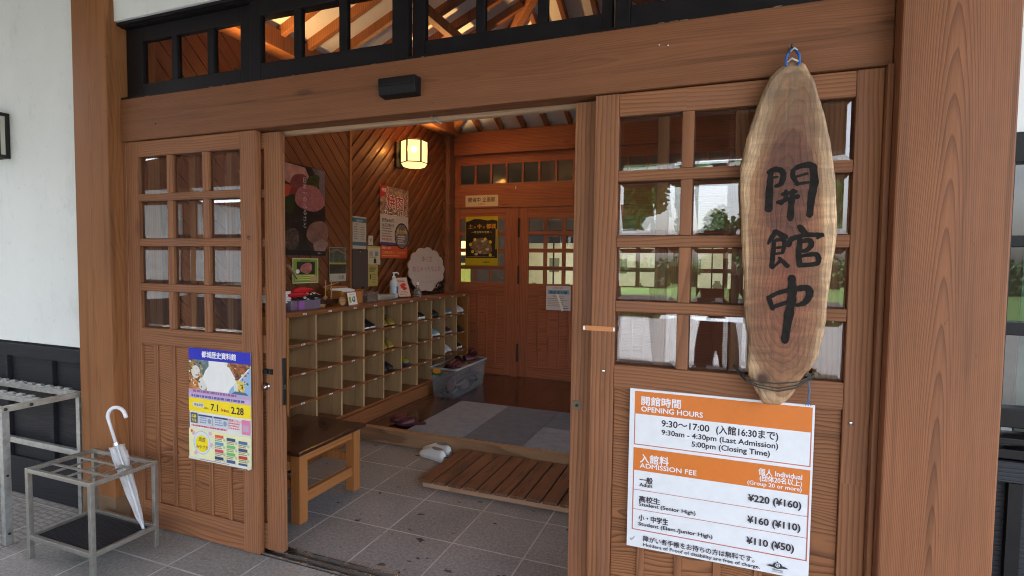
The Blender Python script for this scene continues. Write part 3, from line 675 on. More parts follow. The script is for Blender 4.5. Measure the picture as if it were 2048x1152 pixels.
# exhibition room beyond
M_room = flat('room_wall', (.22, .17, .12), .8)
w = thing('exhibition_room', 'dim exhibition room seen through the inner doors', 'room', (-1.5, 6, .12))
MB().box(-6, 3, 8.6, 8.7, 0, 3.2).build('rear_wall', M_room, w); MB().box(-6.1, -6, 4.2, 8.7, 0, 3.2).build('side_wall', M_room, w); MB().box(3, 3.1, 4.2, 8.7, 0, 3.2).build('side_wall', M_room, w); MB().box(-6, 3, 4.2, 8.7, 3.2, 3.3).build('ceiling', M_room, w)
c = thing('display_case', 'long lit display case with cream lining in the exhibition room', 'display case', (-1.2, 6.9, .12))
M_cream = flat('case_lining', (.75, .72, .55), .7, var=.06)
x0, x1 = -3.35, 1.6
MB().box(x0, x1, 6.5, 7.3, .118, 1.04).build('case_base', M_iv, c); MB().box(x0, x1, 6.5, 7.3, 1.90, 2.05).build('case_top', M_iron, c); MB().box(x0, x1, 7.28, 7.3, 1.041, 1.899).build('case_back', M_cream, c); MB().box(x0, x0+.03, 6.5, 7.279, 1.041, 1.899).build('case_side', M_cream, c)
MB().box(x0+.03, x1, 6.52, 7.279, 1.041, 1.05).build('case_floor', M_cream, c)
MB().box(x0, x1, 6.485, 6.499, 1.84, 1.92).build('fascia', M_iron, c)
for i in range(6): MB().box(x0+.82*i+.8, x0+.82*i+.82, 6.5, 6.53, 1.051, 1.899).build('mullion', M_iron, c)
MB().box(x0+.1, x1-.1, 6.56, 6.60, 1.88, 1.899).build('light_strip', emit('case_light', (1, .93, .68), 2.6), c)
for i in range(8):
    px = x0+.35+i*.6; pot = MB(); hh = random.uniform(.1, .22); pot.lathe([(.03, 0), (.06, hh*.4), (.075, hh*.65), (.035, hh*.9), (.045, hh)], (px, 6.9, 1.051), 14); tag(pot.build('pottery_jar', flat('old_clay', (.25, .2, .12), .8), smooth=True), 'old clay jar %s in the lit display case' % ['at the far left', 'near the left mullion', 'left of the middle', 'just left of centre', 'just right of centre', 'right of the middle', 'near the right mullion', 'at the far right'][i], 'jar')
    MB().box(px+.16, px+.34, 7.265, 7.279, 1.35, 1.6).build('caption_card', M_paperw if i % 2 else ink(120, 120, 90), c)
t = thing('info_stand', 'yellow and white leaflet stand beyond the inner doors', 'stand', (-3.62, 5.3, .12))
MB().box(-3.75, -3.48, 5.3, 5.31, 1.1, 1.5).build('board', ink(200, 200, 60), t); MB().box(-3.63, -3.6, 5.3, 5.33, .12, 1.099).build('pole', M_iron, t); MB().box(-3.75, -3.5, 5.2, 5.45, .119, .14).build('foot', M_iron, t)
for k, (x, y, z, l) in enumerate(((-3.55, 7.6, 2.35, 'warm square wall light high at the left in the exhibition room'), (-2.1, 8.3, 2.75, 'warm square wall light right of centre in the exhibition room'), (-4.15, 6.3, 1.75, 'warm square wall light seen left of the yellow poster'))):
    t = thing('wall_light', l, 'wall light', (x, y, z)); MB().box(x-.09, x+.09, y, y+.1, z-.12, z+.12).build('shade', emit('warm_shade', (1, .62, .22), .3), t); MB().box(x-.1, x+.1, y+.1005, y+.12, z-.13, z+.13).build('backplate', M_iron, t)

# hexagonal wall lantern, lit
M_lamp = NT('lantern_paper'); M_lamp.b.inputs['Base Color'].default_value = (.8, .6, .3, 1); M_lamp.b.inputs['Roughness'].default_value = .6
tl = M_lamp.new('ShaderNodeBsdfRefraction'); tl.inputs['Roughness'].default_value = .62; tl.inputs['IOR'].default_value = 1.02; tl.inputs['Color'].default_value = (.010, .0068, .003, 1); em = M_lamp.new('ShaderNodeEmission'); em.inputs[0].default_value = (1, .6, .22, 1); em.inputs[1].default_value = .22
a1 = M_lamp.new('ShaderNodeAddShader'); M_lamp.L(tl.outputs[0], a1.inputs[0]); M_lamp.L(em.outputs[0], a1.inputs[1]); M_lamp.L(a1.outputs[0], M_lamp.out.inputs[0]); M_lamp = M_lamp.m
def lantern(cy, label, watts, cx=-3.0, rr=.137, z0=2.495, z1=2.765):
    t = thing('wall_lantern', label, 'lantern', (cx, cy, z0))
    hx = [(cx+rr*math.cos(R(a)), cy+rr*math.sin(R(a))) for a in (-150, -90, -30, 30, 90, 150)]
    pn = MB()
    for i in range(6):
        a, b = hx[i], hx[(i+1) % 6]; pn.add([(a[0], a[1], z0+.045), (b[0], b[1], z0+.045), (b[0], b[1], z1), (a[0], a[1], z1)], [(0, 1, 2, 3)])
        k = .8; a2 = (cx+(a[0]-cx)*k, cy+(a[1]-cy)*k); b2 = (cx+(b[0]-cx)*k, cy+(b[1]-cy)*k); pn.add([(*a2, z0+.005), (*b2, z0+.005), (*b, z0+.045), (*a, z0+.045)], [(0, 1, 2, 3)])
    pn.add([(cx+(a[0]-cx)*.8, cy+(a[1]-cy)*.8, z0+.005) for a in hx], [(5, 4, 3, 2, 1, 0)])
    pn.build('paper_shade', M_lamp, t)
    fr = MB()
    for i in range(6):
        a, b = hx[i], hx[(i+1) % 6]; e = 1.03
        A = (cx+(a[0]-cx)*e, cy+(a[1]-cy)*e); B = (cx+(b[0]-cx)*e, cy+(b[1]-cy)*e)
        fr.tube([(*A, z0+.04), (*A, z1+.004)], .009, 6); fr.tube([(*A, z1), (*B, z1)], .006, 6); fr.tube([(*A, z0+.045), (*B, z0+.045)], .005, 6)
    MB().add([(hx[i][0], hx[i][1], z1+.001) for i in (0, 5)]+[(cx-.02, hx[4][1], z1+.001), (cx-.02, hx[1][1], z1+.001)], [(0, 1, 2, 3)]).build('light_stop_plate', M_iron, t)  # added plate that stops the lamp lighting the boards above
    fr.build('frame', M_iron, t); MB().box(-3.198, -3.17, cy-.07, cy+.07, 2.5, 2.76).box(-3.17, -3.11, cy-.02, cy+.02, 2.6, 2.66).build('bracket', M_iron, t)
    MB().ball((cx, cy, 2.63), .028, 10).build('bulb', emit('bulb_glow', (1, .72, .35), 1.0), t, smooth=True)
    ld_ = bpy.data.lights.new('lantern_light', 'POINT'); ld_.energy = watts; ld_.color = (1, .55, .2); ld_.shadow_soft_size = .03
    lo = bpy.data.objects.new('lantern_light', ld_); COL.objects.link(lo); lo.location = (0, 0, .195); lo.parent = t
lantern(2.89, 'lit hexagonal paper lantern on the diagonal boards above the barbecue poster', 34)
lantern(.80, 'lit paper lantern near the front, hidden behind the left door and beam', 5)
# ================================================================== shoe locker
LX, LY0, NP, PC = -2.82, .902, 10, .2935
LY1 = LY0+NP*PC+.02
ZS = [.255, .473, .69, .907, 1.107]
lk = thing('shoe_locker', 'long open shoe locker with forty numbered cubbyholes along the boarded wall', 'shoe locker', (-3.0, 2.4, 0))
XB = -3.175
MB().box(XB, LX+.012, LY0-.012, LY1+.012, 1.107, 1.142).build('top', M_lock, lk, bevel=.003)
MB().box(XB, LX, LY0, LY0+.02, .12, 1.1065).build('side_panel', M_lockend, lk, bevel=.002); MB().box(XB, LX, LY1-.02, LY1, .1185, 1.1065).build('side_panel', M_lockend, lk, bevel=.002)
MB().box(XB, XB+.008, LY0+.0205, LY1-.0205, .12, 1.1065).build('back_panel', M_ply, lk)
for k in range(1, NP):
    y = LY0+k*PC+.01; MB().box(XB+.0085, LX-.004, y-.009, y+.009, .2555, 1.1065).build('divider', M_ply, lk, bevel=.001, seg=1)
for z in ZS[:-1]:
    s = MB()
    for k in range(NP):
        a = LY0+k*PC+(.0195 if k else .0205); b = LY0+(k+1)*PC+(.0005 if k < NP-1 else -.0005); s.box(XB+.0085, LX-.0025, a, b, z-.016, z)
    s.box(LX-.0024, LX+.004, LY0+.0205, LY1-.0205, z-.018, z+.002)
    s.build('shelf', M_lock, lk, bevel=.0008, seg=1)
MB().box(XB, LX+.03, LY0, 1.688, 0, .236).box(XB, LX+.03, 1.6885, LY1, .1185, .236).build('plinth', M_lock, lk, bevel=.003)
lb = None
for r in range(4):
    for k in range(NP):
        y = LY0+k*PC+.155; z = (ZS[r+1]-.008) if r < 3 else 1.122; x = LX+.0042 if r < 3 else LX+.0122
        if lb is None:
            lb = MB().box(-.0008, 0, -.019, .019, -.0055, .0055).box(0, .0003, -.012, -.002, -.003, .003, 1).box(0, .0003, .002, .01, -.003, .003, 1).build('number_label', [M_paperw, ink(60, 60, 60)], lk, local=True); l = lb
        else:
            l = lb.copy(); COL.objects.link(l); l.parent = lk
        l.location = Vector((x+.001, y+random.uniform(-.01, .01), z))-ORG[lk.name]

# ================================================================== shoes
def shoe_mesh(kind, L=.255):
    """heel at x=0, toe at x=L; returns dict of MBs"""
    if kind == 'slipper':
        T = [0, .04, .15, .35, .5, .65, .8, .92, 1]; HW = [.018, .028, .033, .031, .035, .041, .043, .034, .012]
        sole = MB(); sole.rings([[(t*L, w*math.cos(a), .007+.0075*math.sin(a)+.006*(t > .9)) for a in [2*math.pi*i/16 for i in range(16)]] for t, w in zip(T, HW)])
        up = MB(); TT = [.40, .45, .55, .68, .8, .9, .97, 1.0]; WW = [.038, .040, .043, .046, .046, .039, .025, .012]; HH = [.066, .068, .062, .054, .045, .036, .026, .016]
        up.rings([[(t*L-(.03*(1-math.sin(a)) if i_ == 0 else 0)*0, w*math.cos(a), .012+h*max(0, math.sin(a))) for a in [math.pi*i/10 for i in range(11)]] for i_, (t, w, h) in enumerate(zip(TT, WW, HH))], caps=False)
        lin_ = MB(); lin_.rings([[(t*L, w*.93*math.cos(a), .0115+(h-.004)*max(0, math.sin(a))) for a in [math.pi*i/10 for i in range(11)]] for t, w, h in zip(TT, WW, HH)], caps=False)
        ins = MB(); ins.rings([[(t*L, w*.9*math.cos(a), .0145+.002*math.sin(a)) for a in [2*math.pi*i/16 for i in range(16)]] for t, w in zip(T, HW)])
        return {'sole': sole, 'upper': up, 'lining': lin_, 'insole': ins}
    T = [0, .03, .12, .28, .42, .55, .7, .85, .95, 1]; HW = [.014, .026, .034, .034, .034, .038, .044, .041, .028, .01]
    sh_ = .026 if kind == 'sneaker' else .016
    sole = MB(); sole.rings([[(t*L, (w+.002)*math.copysign(abs(math.cos(a))**.7, math.cos(a)), sh_/2+sh_/2*math.copysign(abs(math.sin(a))**.6, math.sin(a))+(.008*(t > .93))) for a in [2*math.pi*i/16 for i in range(16)]] for t, w in zip(T, HW)])
    H = [.03, .055, .065, .06, .062, .07, .055, .038, .025, .01]
    if kind == 'flat_shoe': H = [.03, .062, .07, .064, .066, .07, .052, .036, .024, .01]
    up = MB(); n = 14
    rg = []
    for t, w, h in zip(T, HW, H):
        r = []
        for i in range(n+1):
            a = math.pi*i/n; c = math.cos(a); s_ = math.sin(a); hh = h
            r.append((t*L, w*math.copysign(abs(c)**.6, c)*(1-.22*s_), sh_-.004+hh*abs(s_)**.75))
        rg.append(r)
    up.rings(rg, caps=False)
    op = MB(); pts = [(.29*L+.21*L*math.cos(a), .0265*math.sin(a)) for a in [2*math.pi*i/20 for i in range(20)]]
    hz = lambda x: sh_+(.0625 if kind == 'sneaker' else .0665)+.010*((x/L-.3)/.2)**2*.5
    rim = [(x, y, hz(x)) for x, y in pts]; low = [(x*.9+.03*L, y*.8, hz(x)-.003) for x, y in pts]
    op.add([(x, y, z+.002) for x, y, z in rim]+[(.3*L, 0, hz(.3*L)-.001)], [(i, (i+1) % 20, 20) for i in range(20)])  # dark cap over the ankle, painted as the shade inside the opening
    d = {'sole': sole, 'upper': up, 'lining': op}
    if kind == 'sneaker':
        la = MB()
        for i in range(4):
            x = (.56+.065*i)*L; z = sh_+.066-.0125*i; la.tube([(x, -.02, z-.006), (x+.006, 0, z+.001), (x, .02, z-.006)], .0028, 5)
        d['laces'] = la
    return d
def make_shoe(name, label, kind, mats, loc, rz, group=None, L=.255, cat='shoe', tilt=0, pitch=0):
    t = thing(name, label, cat, loc, group); t.rotation_euler = (tilt, pitch, rz)
    for part, mb in shoe_mesh(kind, L).items():
        mb.build(part, mats.get(part, mats['upper']), t, local=True, smooth=True)
    return t
def C3(r, g, b, ro=.5): return flat('shoe_material', srgb(r, g, b), ro, var=.12, vs=60)
M_in = flat('shaded_shoe_lining', srgb(48, 42, 42), .8)  # dark tone stands for the shade in the shoe opening
wh = {'sole': C3(225, 222, 215), 'upper': C3(215, 215, 215), 'lining': flat('shaded_grey_lining', srgb(120, 112, 108), .8), 'laces': C3(235, 235, 235)}
make_shoe('canvas_shoe', 'scuffed white slip on shoe on the tiles, nearer the camera', 'flat_shoe', wh, (-1.885, 1.505, .001), R(160), 'pair of white shoes left on the tiles', .275)
make_shoe('canvas_shoe', 'scuffed white slip on shoe on the tiles, nearer the step', 'flat_shoe', wh, (-1.90, 1.628, .001), R(168), 'pair of white shoes left on the tiles', .275)
M_burg = flat('burgundy_vinyl', srgb(72, 22, 36), .38, var=.1, vs=20); M_burgd = flat('burgundy_inside', srgb(52, 18, 26), .6)
sl = {'sole': flat('slipper_sole', srgb(60, 25, 30), .7), 'upper': M_burg, 'lining': flat('slipper_lining', srgb(40, 22, 25), .8), 'insole': M_burgd}
s1 = make_shoe('slipper', 'burgundy slipper lying by the edge of the raised floor beside the carpet', 'slipper', sl, (-2.29, 1.93, .128), R(214), 'pair of burgundy slippers beside the carpet', .25, 'slipper')
copy_tree(s1, (-2.40, 1.99, .128), R(216), 'burgundy slipper half hidden behind its pair beside the carpet')
CUB = lambda k, r: (LY0+(k-1)*PC+.02, ZS[4-r])     # column from the near end, row from the top
pal = {'bw': {'sole': C3(225, 222, 215), 'upper': C3(28, 28, 32), 'lining': M_in, 'laces': C3(200, 200, 200)},
       'yel': {'sole': C3(180, 150, 60), 'upper': C3(140, 112, 48), 'lining': M_in, 'laces': C3(230, 220, 180)},
       'dark': {'sole': C3(40, 38, 38), 'upper': C3(26, 25, 30), 'lining': M_in, 'laces': C3(60, 60, 60)},
       'blue': {'sole': C3(215, 215, 215), 'upper': C3(140, 165, 180), 'lining': M_in, 'laces': C3(235, 235, 235)},
       'grey': {'sole': C3(190, 190, 190), 'upper': C3(110, 108, 112), 'lining': M_in, 'laces': C3(220, 220, 220)},
       'maroon': {'sole': C3(170, 160, 155), 'upper': C3(60, 28, 38), 'lining': M_in, 'laces': C3(150, 140, 140)},
       'white': {'sole': C3(220, 220, 220), 'upper': C3(200, 196, 205), 'lining': M_in, 'laces': C3(150, 110, 170)},
       'yb': {'sole': C3(40, 70, 110), 'upper': C3(150, 132, 40), 'lining': M_in, 'laces': C3(40, 40, 40)}}
desc = {'bw': 'black trainer with white sole', 'yel': 'small yellow shoe', 'dark': 'black shoe', 'blue': 'pale blue trainer', 'grey': 'grey trainer', 'maroon': 'dark maroon trainer', 'white': 'white trainer with purple laces', 'yb': 'yellow trainer with blue sole'}
row = {1: 'top row', 2: 'second row', 3: 'third row'}; coln = {4: 'fourth', 5: 'fifth', 6: 'sixth', 7: 'seventh', 8: 'eighth', 9: 'ninth', 10: 'last'}
protos = {}
for k, r, p, kind, L in ((4, 1, 'bw', 'flat_shoe', .23), (5, 1, 'yel', 'flat_shoe', .14), (7, 1, 'bw', 'sneaker', .26), (8, 1, 'dark', 'sneaker', .24), (9, 1, 'grey', 'sneaker', .25), (10, 1, 'white', 'sneaker', .24), (8, 2, 'blue', 'sneaker', .26), (9, 2, 'maroon', 'sneaker', .26), (10, 2, 'dark', 'flat_shoe', .25), (9, 3, 'white', 'sneaker', .24), (10, 3, 'bw', 'sneaker', .26), (5, 2, 'yel', 'flat_shoe', .13), (5, 3, 'dark', 'sneaker', .27), (6, 3, 'yb', 'sneaker', .24)):
    y, z = CUB(k, r)
    for s in (0, 1):
        nm = 'trainer' if kind == 'sneaker' else 'low_shoe'
        lab = '%s, %s of the pair in %s, %s column' % (desc[p], ('nearer', 'farther')[s], row[r], coln[k])
        loc = (-2.845-L-random.uniform(.0, .02), y+.075+s*.115, z+.003); rz = R(random.uniform(-5, 5))
        make_shoe(nm, lab, kind, pal[p], (loc[0]-.0, loc[1], loc[2]), rz, 'shoes kept in the locker', L)
# clear bin of slippers
bn = thing('plastic_bin', 'clear plastic bin heaped with burgundy slippers by the locker', 'storage bin', (-2.57, 3.18, .119))
bx0, bx1, by0, by1, bz0, bz1 = -2.745, -2.44, 2.79, 3.55, .1195, .425
def bin_ring(z, gx, gy, n=5, r=.03):
    p = []
    for cx_, cy_, a0 in ((bx1-r-gx, by1-r-gy, 0), (bx0+r+gx, by1-r-gy, 90), (bx0+r+gx, by0+r+gy, 180), (bx1-r-gx, by0+r+gy, 270)):
        p += [(cx_+r*math.cos(R(a0+90*i/(n-1))), cy_+r*math.sin(R(a0+90*i/(n-1))), z) for i in range(n)]
    return p
M_bin = frosted('clear_plastic', (.5, .55, .6), .30)
b = MB(); b.rings([bin_ring(z, g, g) for z, g in ((bz0, .03), (bz0+.02, .022), (bz1-.02, .002), (bz1, 0))], caps=False); rg = bin_ring(bz0, .03, .03); b.add(rg, [tuple(range(len(rg)))]); b.build('tub', M_bin, bn, smooth=False)
rr_ = MB(); rr_.rings([bin_ring(bz1-.012, 0, 0), bin_ring(bz1-.012, -.012, -.012), bin_ring(bz1+.004, -.012, -.012), bin_ring(bz1+.004, 0, 0), bin_ring(bz1-.012, 0, 0)], caps=False); rr_.build('rim', frosted('clear_rim', (.6, .63, .66), .6), bn)
s = Sheet((-2.70, by0-.0165, .352), FU, UP); s.base(.1, .055, ink(30, 110, 70), .001); s.ell(.045, .045, .048, .024, ink(235, 150, 30)); s.text('スリッパ', .045, .04, .017, ink(70, 50, 20), 'C'); s.done('bin_label', '', '', parent=bn)
rnd = random.Random(5)
k = 0
where = ['deep in the bin, front left', 'deep in the bin, front right', 'deep in the bin, middle left', 'deep in the bin, middle right', 'deep in the bin, rear left', 'deep in the bin, rear right', 'halfway up the bin, front', 'halfway up the bin, middle', 'halfway up the bin, rear', 'on the heap, front left corner of the bin', 'on the heap, front right of the bin', 'on the heap, centre of the bin', 'on the heap, right of the centre of the bin', 'on the heap, rear of the bin', 'standing up at the rear of the heap', 'topmost of the heap, shiny toe showing']
lay = [(-2.64, 2.95, .15), (-2.53, 2.98, .15), (-2.65, 3.18, .15), (-2.53, 3.2, .15), (-2.64, 3.42, .15), (-2.53, 3.42, .15), (-2.6, 2.98, .24), (-2.58, 3.2, .25), (-2.6, 3.4, .25), (-2.66, 3.0, .385), (-2.53, 3.0, .37), (-2.62, 3.16, .41), (-2.52, 3.2, .415), (-2.6, 3.4, .42), (-2.54, 3.42, .44), (-2.58, 3.14, .455)]
for (x, y, z), wh_ in zip(lay, where):
    a = rnd.uniform(60, 120)+(180 if rnd.random() < .5 else 0); c = copy_tree(s1, rz=(R(rnd.uniform(-30, 30)), R(rnd.uniform(-18, 18)), R(a)), label='burgundy slipper '+wh_, group='slippers heaped in the clear bin')
    c.location = (x-.12*math.cos(R(a)), y-.12*math.sin(R(a)), z)

# ================================================================== bench
t = thing('wooden_bench', 'low wooden bench with dark varnished top in front of the locker', 'bench', (-2.45, .62, 0))
MB().box(-2.742, -2.165, .30, .925, .408, .432).build('seat', M_top, t, bevel=.006)
for x in (-2.70, -2.255):
    for y in (.33, .82): MB().box(x, x+.066, y, y+.066, 0, .4075).build('leg', M_bench, t, bevel=.003)
for x in (-2.70+.02, -2.25+.012): MB().box(x, x+.034, .3965, .8195, .35, .4072).build('apron', M_benchh, t, bevel=.002); MB().box(x, x+.034, .3965, .8195, .105, .165).build('stretcher', M_benchh, t, bevel=.002)
for y in (.345, .84): MB().box(-2.6335, -2.2555, y, y+.03, .35, .4072).build('apron', M_bench, t, bevel=.002); MB().box(-2.6335, -2.2555, y, y+.03, .19, .245).build('stretcher', M_bench, t, bevel=.002)
# slatted step board
t = thing('duckboard', 'dark slatted wooden step board on the damp tiles', 'duckboard', (-1.2, 1.35, 0))
for k in range(14):
    x = -1.83+.1085*k; MB().box(x, x+.095, 1.035, 1.672, .042, .062).build('slat', M_slat, t, bevel=.002)
for y in (1.06, 1.32, 1.6): MB().box(-1.815, -.36, y, y+.04, .001, .0415).build('bearer', M_slatb, t, bevel=.003)
# carpet tiles
def carpet(name, c):
    q = NT(name); o = q.obj(); n = q.noise(o, 220, 3, .7); n2 = q.noise(o, 14, 3)
    k = q.math('ADD', q.mr(n, .3, .7, .45, 1.2), q.mr(n2, .3, .7, -.1, .1)); kc = q.new('ShaderNodeCombineColor'); [q.L(k, kc.inputs[i]) for i in range(3)]
    q.col(q.mix(1.0, c, kc.outputs[0], 'MULTIPLY')); q.rough(.95); q.bump(n, .6, .004); return q.m
M_c1, M_c2 = carpet('carpet_pale', (.22, .25, .31)), carpet('carpet_dark', (.12, .14, .18))
names = [['front left', 'front second', 'front third', 'front fourth', 'front right'], ['rear left', 'rear second', 'rear third', 'rear fourth', 'rear right']]
for j in range(2):
    for i in range(5):
        x, y = -2.36+.508*i+.0, 1.742+.508*j; d = (i+j) % 2 == 1 if j == 0 else i > 0
        o = MB().box(x, x+.506, y, y+.506, .1185, .1265).build('carpet_tile', M_c2 if d else M_c1, bevel=.002)
        tag(o, '%s grey blue carpet tile, %s of the mat on the raised floor' % ('dark' if d else 'pale', names[j][i]), 'carpet tile', 'carpet tiles laid on the raised floor')

# ================================================================== things on top of the locker
zt = 1.1425
t = thing('storage_tray', 'small purple tinted plastic tray on the near end of the locker', 'tray', (-3.0, 1.2, zt))
M_tr = frosted('lilac_plastic', (.5, .4, .52), .42)
b = MB(); b.box(-3.1, -2.9, 1.03, 1.034, zt+.002, 1.215); b.box(-3.1, -2.9, 1.336, 1.34, zt+.002, 1.215); b.box(-3.1, -3.096, 1.0345, 1.3355, zt+.002, 1.215); b.box(-2.904, -2.9, 1.0345, 1.3355, zt+.002, 1.215); b.box(-3.1, -2.9, 1.03, 1.34, zt, zt+.0018); b.build('tub', M_tr, t)
MB().box(-3.108, -2.892, 1.022, 1.0298, 1.205, 1.217).box(-3.108, -2.892, 1.3402, 1.348, 1.205, 1.217).build('rim', M_tr, t); MB().box(-2.899, -2.885, 1.09, 1.15, 1.15, 1.205).build('handle', ink(150, 90, 165), t)
def soft(name, label, cat, c, r, mat, rz=0, dots=None):
    b = MB(); rg = random.Random(label); ph = [rg.uniform(0, 6) for _ in range(4)]; n = 12; rings = []
    for i in range(1, n):
        a = math.pi*i/n; ring = []
        for k in range(16):
            tt = 2*math.pi*k/16; w_ = 1+.14*math.sin(3*tt+ph[0])+.1*math.sin(2*a*2+ph[1]+tt); x = r[0]*math.sin(a)*math.cos(tt)*w_; y = r[1]*math.sin(a)*math.sin(tt)*w_; z = -r[2]*math.cos(a)*(1+.1*math.sin(5*tt+ph[2]))
            ring.append((c[0]+x*math.cos(rz)-y*math.sin(rz), c[1]+x*math.sin(rz)+y*math.cos(rz), c[2]+z))
        rings.append(ring)
    b.rings(rings); o = b.build(name, mat, smooth=True); return tag(o, label, cat)
def dotted(base, dot, sc):
    q = NT('dotted_cloth'); v = q.new('ShaderNodeTexVoronoi'); v.inputs['Scale'].default_value = sc; v.inputs['Randomness'].default_value = .5; q.L(q.obj(), v.inputs['Vector'])
    q.col(q.mix(q.ramp(v.outputs['Distance'], [(.30, 1.0), (.33, 0.0)]), base, dot)); q.rough(.8); return q.m
soft('folded_cloth', 'red folded cloth bag on top of the tray', 'cloth', (-2.96, 1.2, 1.285), (.05, .11, .022), flat('red_cloth', srgb(190, 20, 40), .8, vs=40), .1)
soft('folded_cloth', 'second red cloth tucked under the black dotted one', 'cloth', (-2.93, 1.12, 1.255), (.05, .09, .018), flat('red_cloth', srgb(185, 18, 35), .8, vs=40), -.1)
soft('dotted_bag', 'black pouch with white dots lying on the tray', 'pouch', (-2.95, 1.27, 1.238), (.07, .12, .035), dotted(srgb(14, 13, 18), srgb(215, 210, 200), 28), .1)
b = MB()
for i in range(7): b.box(-3.12, -2.93, .935, 1.06, 1.2+i*.0125, 1.21+i*.0125)
tag(b.build('paper_stack', M_paperw, bevel=.001), 'stack of white leaflets at the near end of the locker top', 'papers')
t = thing('toy_cart', 'wooden toy cart with round wheel and two upright sticks on the locker', 'toy cart', (-2.95, 1.53, zt))
M_toy = wood('toy_wood', (.5, .3, .14), (.35, .18, .08), 'Y', 60, off=(.05, .05))
MB().box(-3.06, -2.93, 1.40, 1.60, 1.165, 1.2).build('body', M_top, t, bevel=.004)
for x in (-3.07, -2.9): MB().lathe([(0, 0), (.036, 0), (.036, .016), (0, .016)], (x, 1.59, zt+.037), 20, axis='X').build('wheel', M_toy, t, bevel=.002)
for y in (1.455, 1.525): MB().tube([(-2.95, y, 1.2), (-2.95, y+.006, 1.355)], .005, 7).build('stick', M_toy, t)
MB().tube([(-2.95, 1.44, 1.30), (-2.95, 1.62, 1.335)], .004, 6).build('crosspiece', M_toy, t); MB().lathe([(0, 0), (.03, 0), (.035, .02), (0, .03)], (-2.97, 1.43, zt), 14).build('ball_knob', M_toy, t, smooth=True)
t = thing('leaflet_box', 'open wooden leaflet box holding sheets on the locker top', 'box', (-3.0, 1.77, zt))
bx = MB(); bx.box(-3.1, -2.93, 1.63, 1.645, zt, 1.262); bx.box(-3.1, -2.93, 1.905, 1.92, zt, 1.262); bx.box(-2.945, -2.93, 1.6455, 1.9045, zt, 1.25); bx.box(-3.1, -3.085, 1.6455, 1.9045, zt, 1.29); bx.build('box_sides', M_lockend, t, bevel=.002)
b = MB()
for i in range(5): b.box(-3.07+i*.018, -3.066+i*.018, 1.66, 1.89, zt+.004, 1.275-i*.003)
b.build('sheets', M_paperw, t)
s = Sheet((-2.87, 1.655, zt), (-.12, 1, 0), (-.22, 0, 1)); s.base(.135, .105, M_paperw, .003); s.text('お取りください', .0675, .083, .012, ink(50, 70, 60), 'C', .01); s.rect(.012, .02, .032, .05, ink(150, 160, 60)); s.ell(.085, .045, .03, .022, ink(90, 110, 110), wob=.15); s.ell(.085, .05, .014, .012, ink(210, 215, 205)); s.done('sign_card', 'small white card with green print leaning on the leaflet box', 'card')
t = thing('clear_box', 'clear acrylic box right of the leaflet box', 'box', (-3.0, 2.07, zt))
M_acr = frosted('clear_acrylic', (.5, .42, .38), .28)
b = MB(); b.box(-3.08, -2.93, 1.985, 1.989, zt, 1.235); b.box(-3.08, -2.93, 2.15, 2.154, zt, 1.235); b.box(-2.934, -2.93, 1.9895, 2.1495, zt, 1.235); b.box(-3.08, -3.076, 1.9895, 2.1495, zt, 1.235); b.build('walls', M_acr, t); MB().box(-3.07, -2.94, 1.995, 2.145, zt, 1.20).build('contents', flat('brown_cards', srgb(110, 70, 50), .7, var=.4, vs=40), t)
t = thing('glass_dish', 'oval clear plastic dish between the acrylic box and the sanitiser', 'dish', (-2.97, 2.33, zt))
MB().rings([[(-2.985+.07*k*math.cos(a), 2.34+.15*k*math.sin(a), z) for a in [2*math.pi*i/24 for i in range(24)]] for k, z in ((.8, zt+.001), (.95, zt+.02), (1, zt+.04), (1, zt+.052), (.95, zt+.052), (.9, zt+.02))]).build('bowl', frosted('pale_plastic', (.55, .6, .55), .6), t, smooth=True)
t = thing('sanitiser_bottle', 'white pump bottle of hand sanitiser on the locker', 'pump bottle', (-3.0, 2.53, zt))
MB().lathe([(0, 0), (.036, .002), (.04, .012), (.04, .15), (.034, .175), (.016, .19), (.016, .198), (0, .198)], (-3.03, 2.56, zt), 20).build('bottle', flat('milky_bottle', (.5, .58, .68), .3, var=.03), t, smooth=True)
MB().lathe([(.017, .0), (.018, .022), (.008, .026), (.007, .05), (.014, .052), (.014, .062), (0, .064)], (-3.03, 2.56, zt+.198), 14).tube([(-3.03, 2.56, zt+.255), (-3.02, 2.60, zt+.257), (-3.018, 2.625, zt+.25), (-3.017, 2.63, zt+.235)], [.007, .007, .006, .005], 8).build('pump', M_white, t, smooth=True)
MB().box(-2.9915, -2.989, 2.55, 2.58, zt+.05, zt+.12).build('bottle_label', ink(50, 80, 130), t)
s = Sheet((-2.975, 2.575, zt+.012), (.1, 1, 0), (-.28, 0, 1)); s.base(.19, .2, ink(196, 176, 160), .004); s.lines(.02, .17, .15, 2, .014, .006, ink(90, 80, 80), 3); s.ell(.10, .115, .045, .026, ink(190, 40, 40), wob=.2, seed=2); s.ell(.115, .085, .03, .02, ink(170, 30, 40), wob=.2, seed=4); s.lines(.02, .05, .15, 3, .013, .005, ink(100, 90, 90), 4); s.done('notice_stand', 'leaning acrylic notice with red marks beside the sanitiser bottle', 'notice')
MB_ = MB().lathe([(0, 0), (.04, 0), (.043, .01), (.04, .06), (.022, .1), (.012, .115), (.012, .125), (0, .125)], (-2.96, 2.9, zt), 16); t = thing('spray_bottle', 'small clear spray bottle in front of the cloud shaped sign', 'spray bottle', (-2.96, 2.9, zt)); MB_.build('bottle', frosted('clear_bottle', (.55, .55, .52), .35), t, smooth=True); MB().lathe([(.013, 0), (.013, .02), (.008, .024), (0, .026)], (-2.96, 2.9, zt+.125), 10).build('cap', M_white, t)
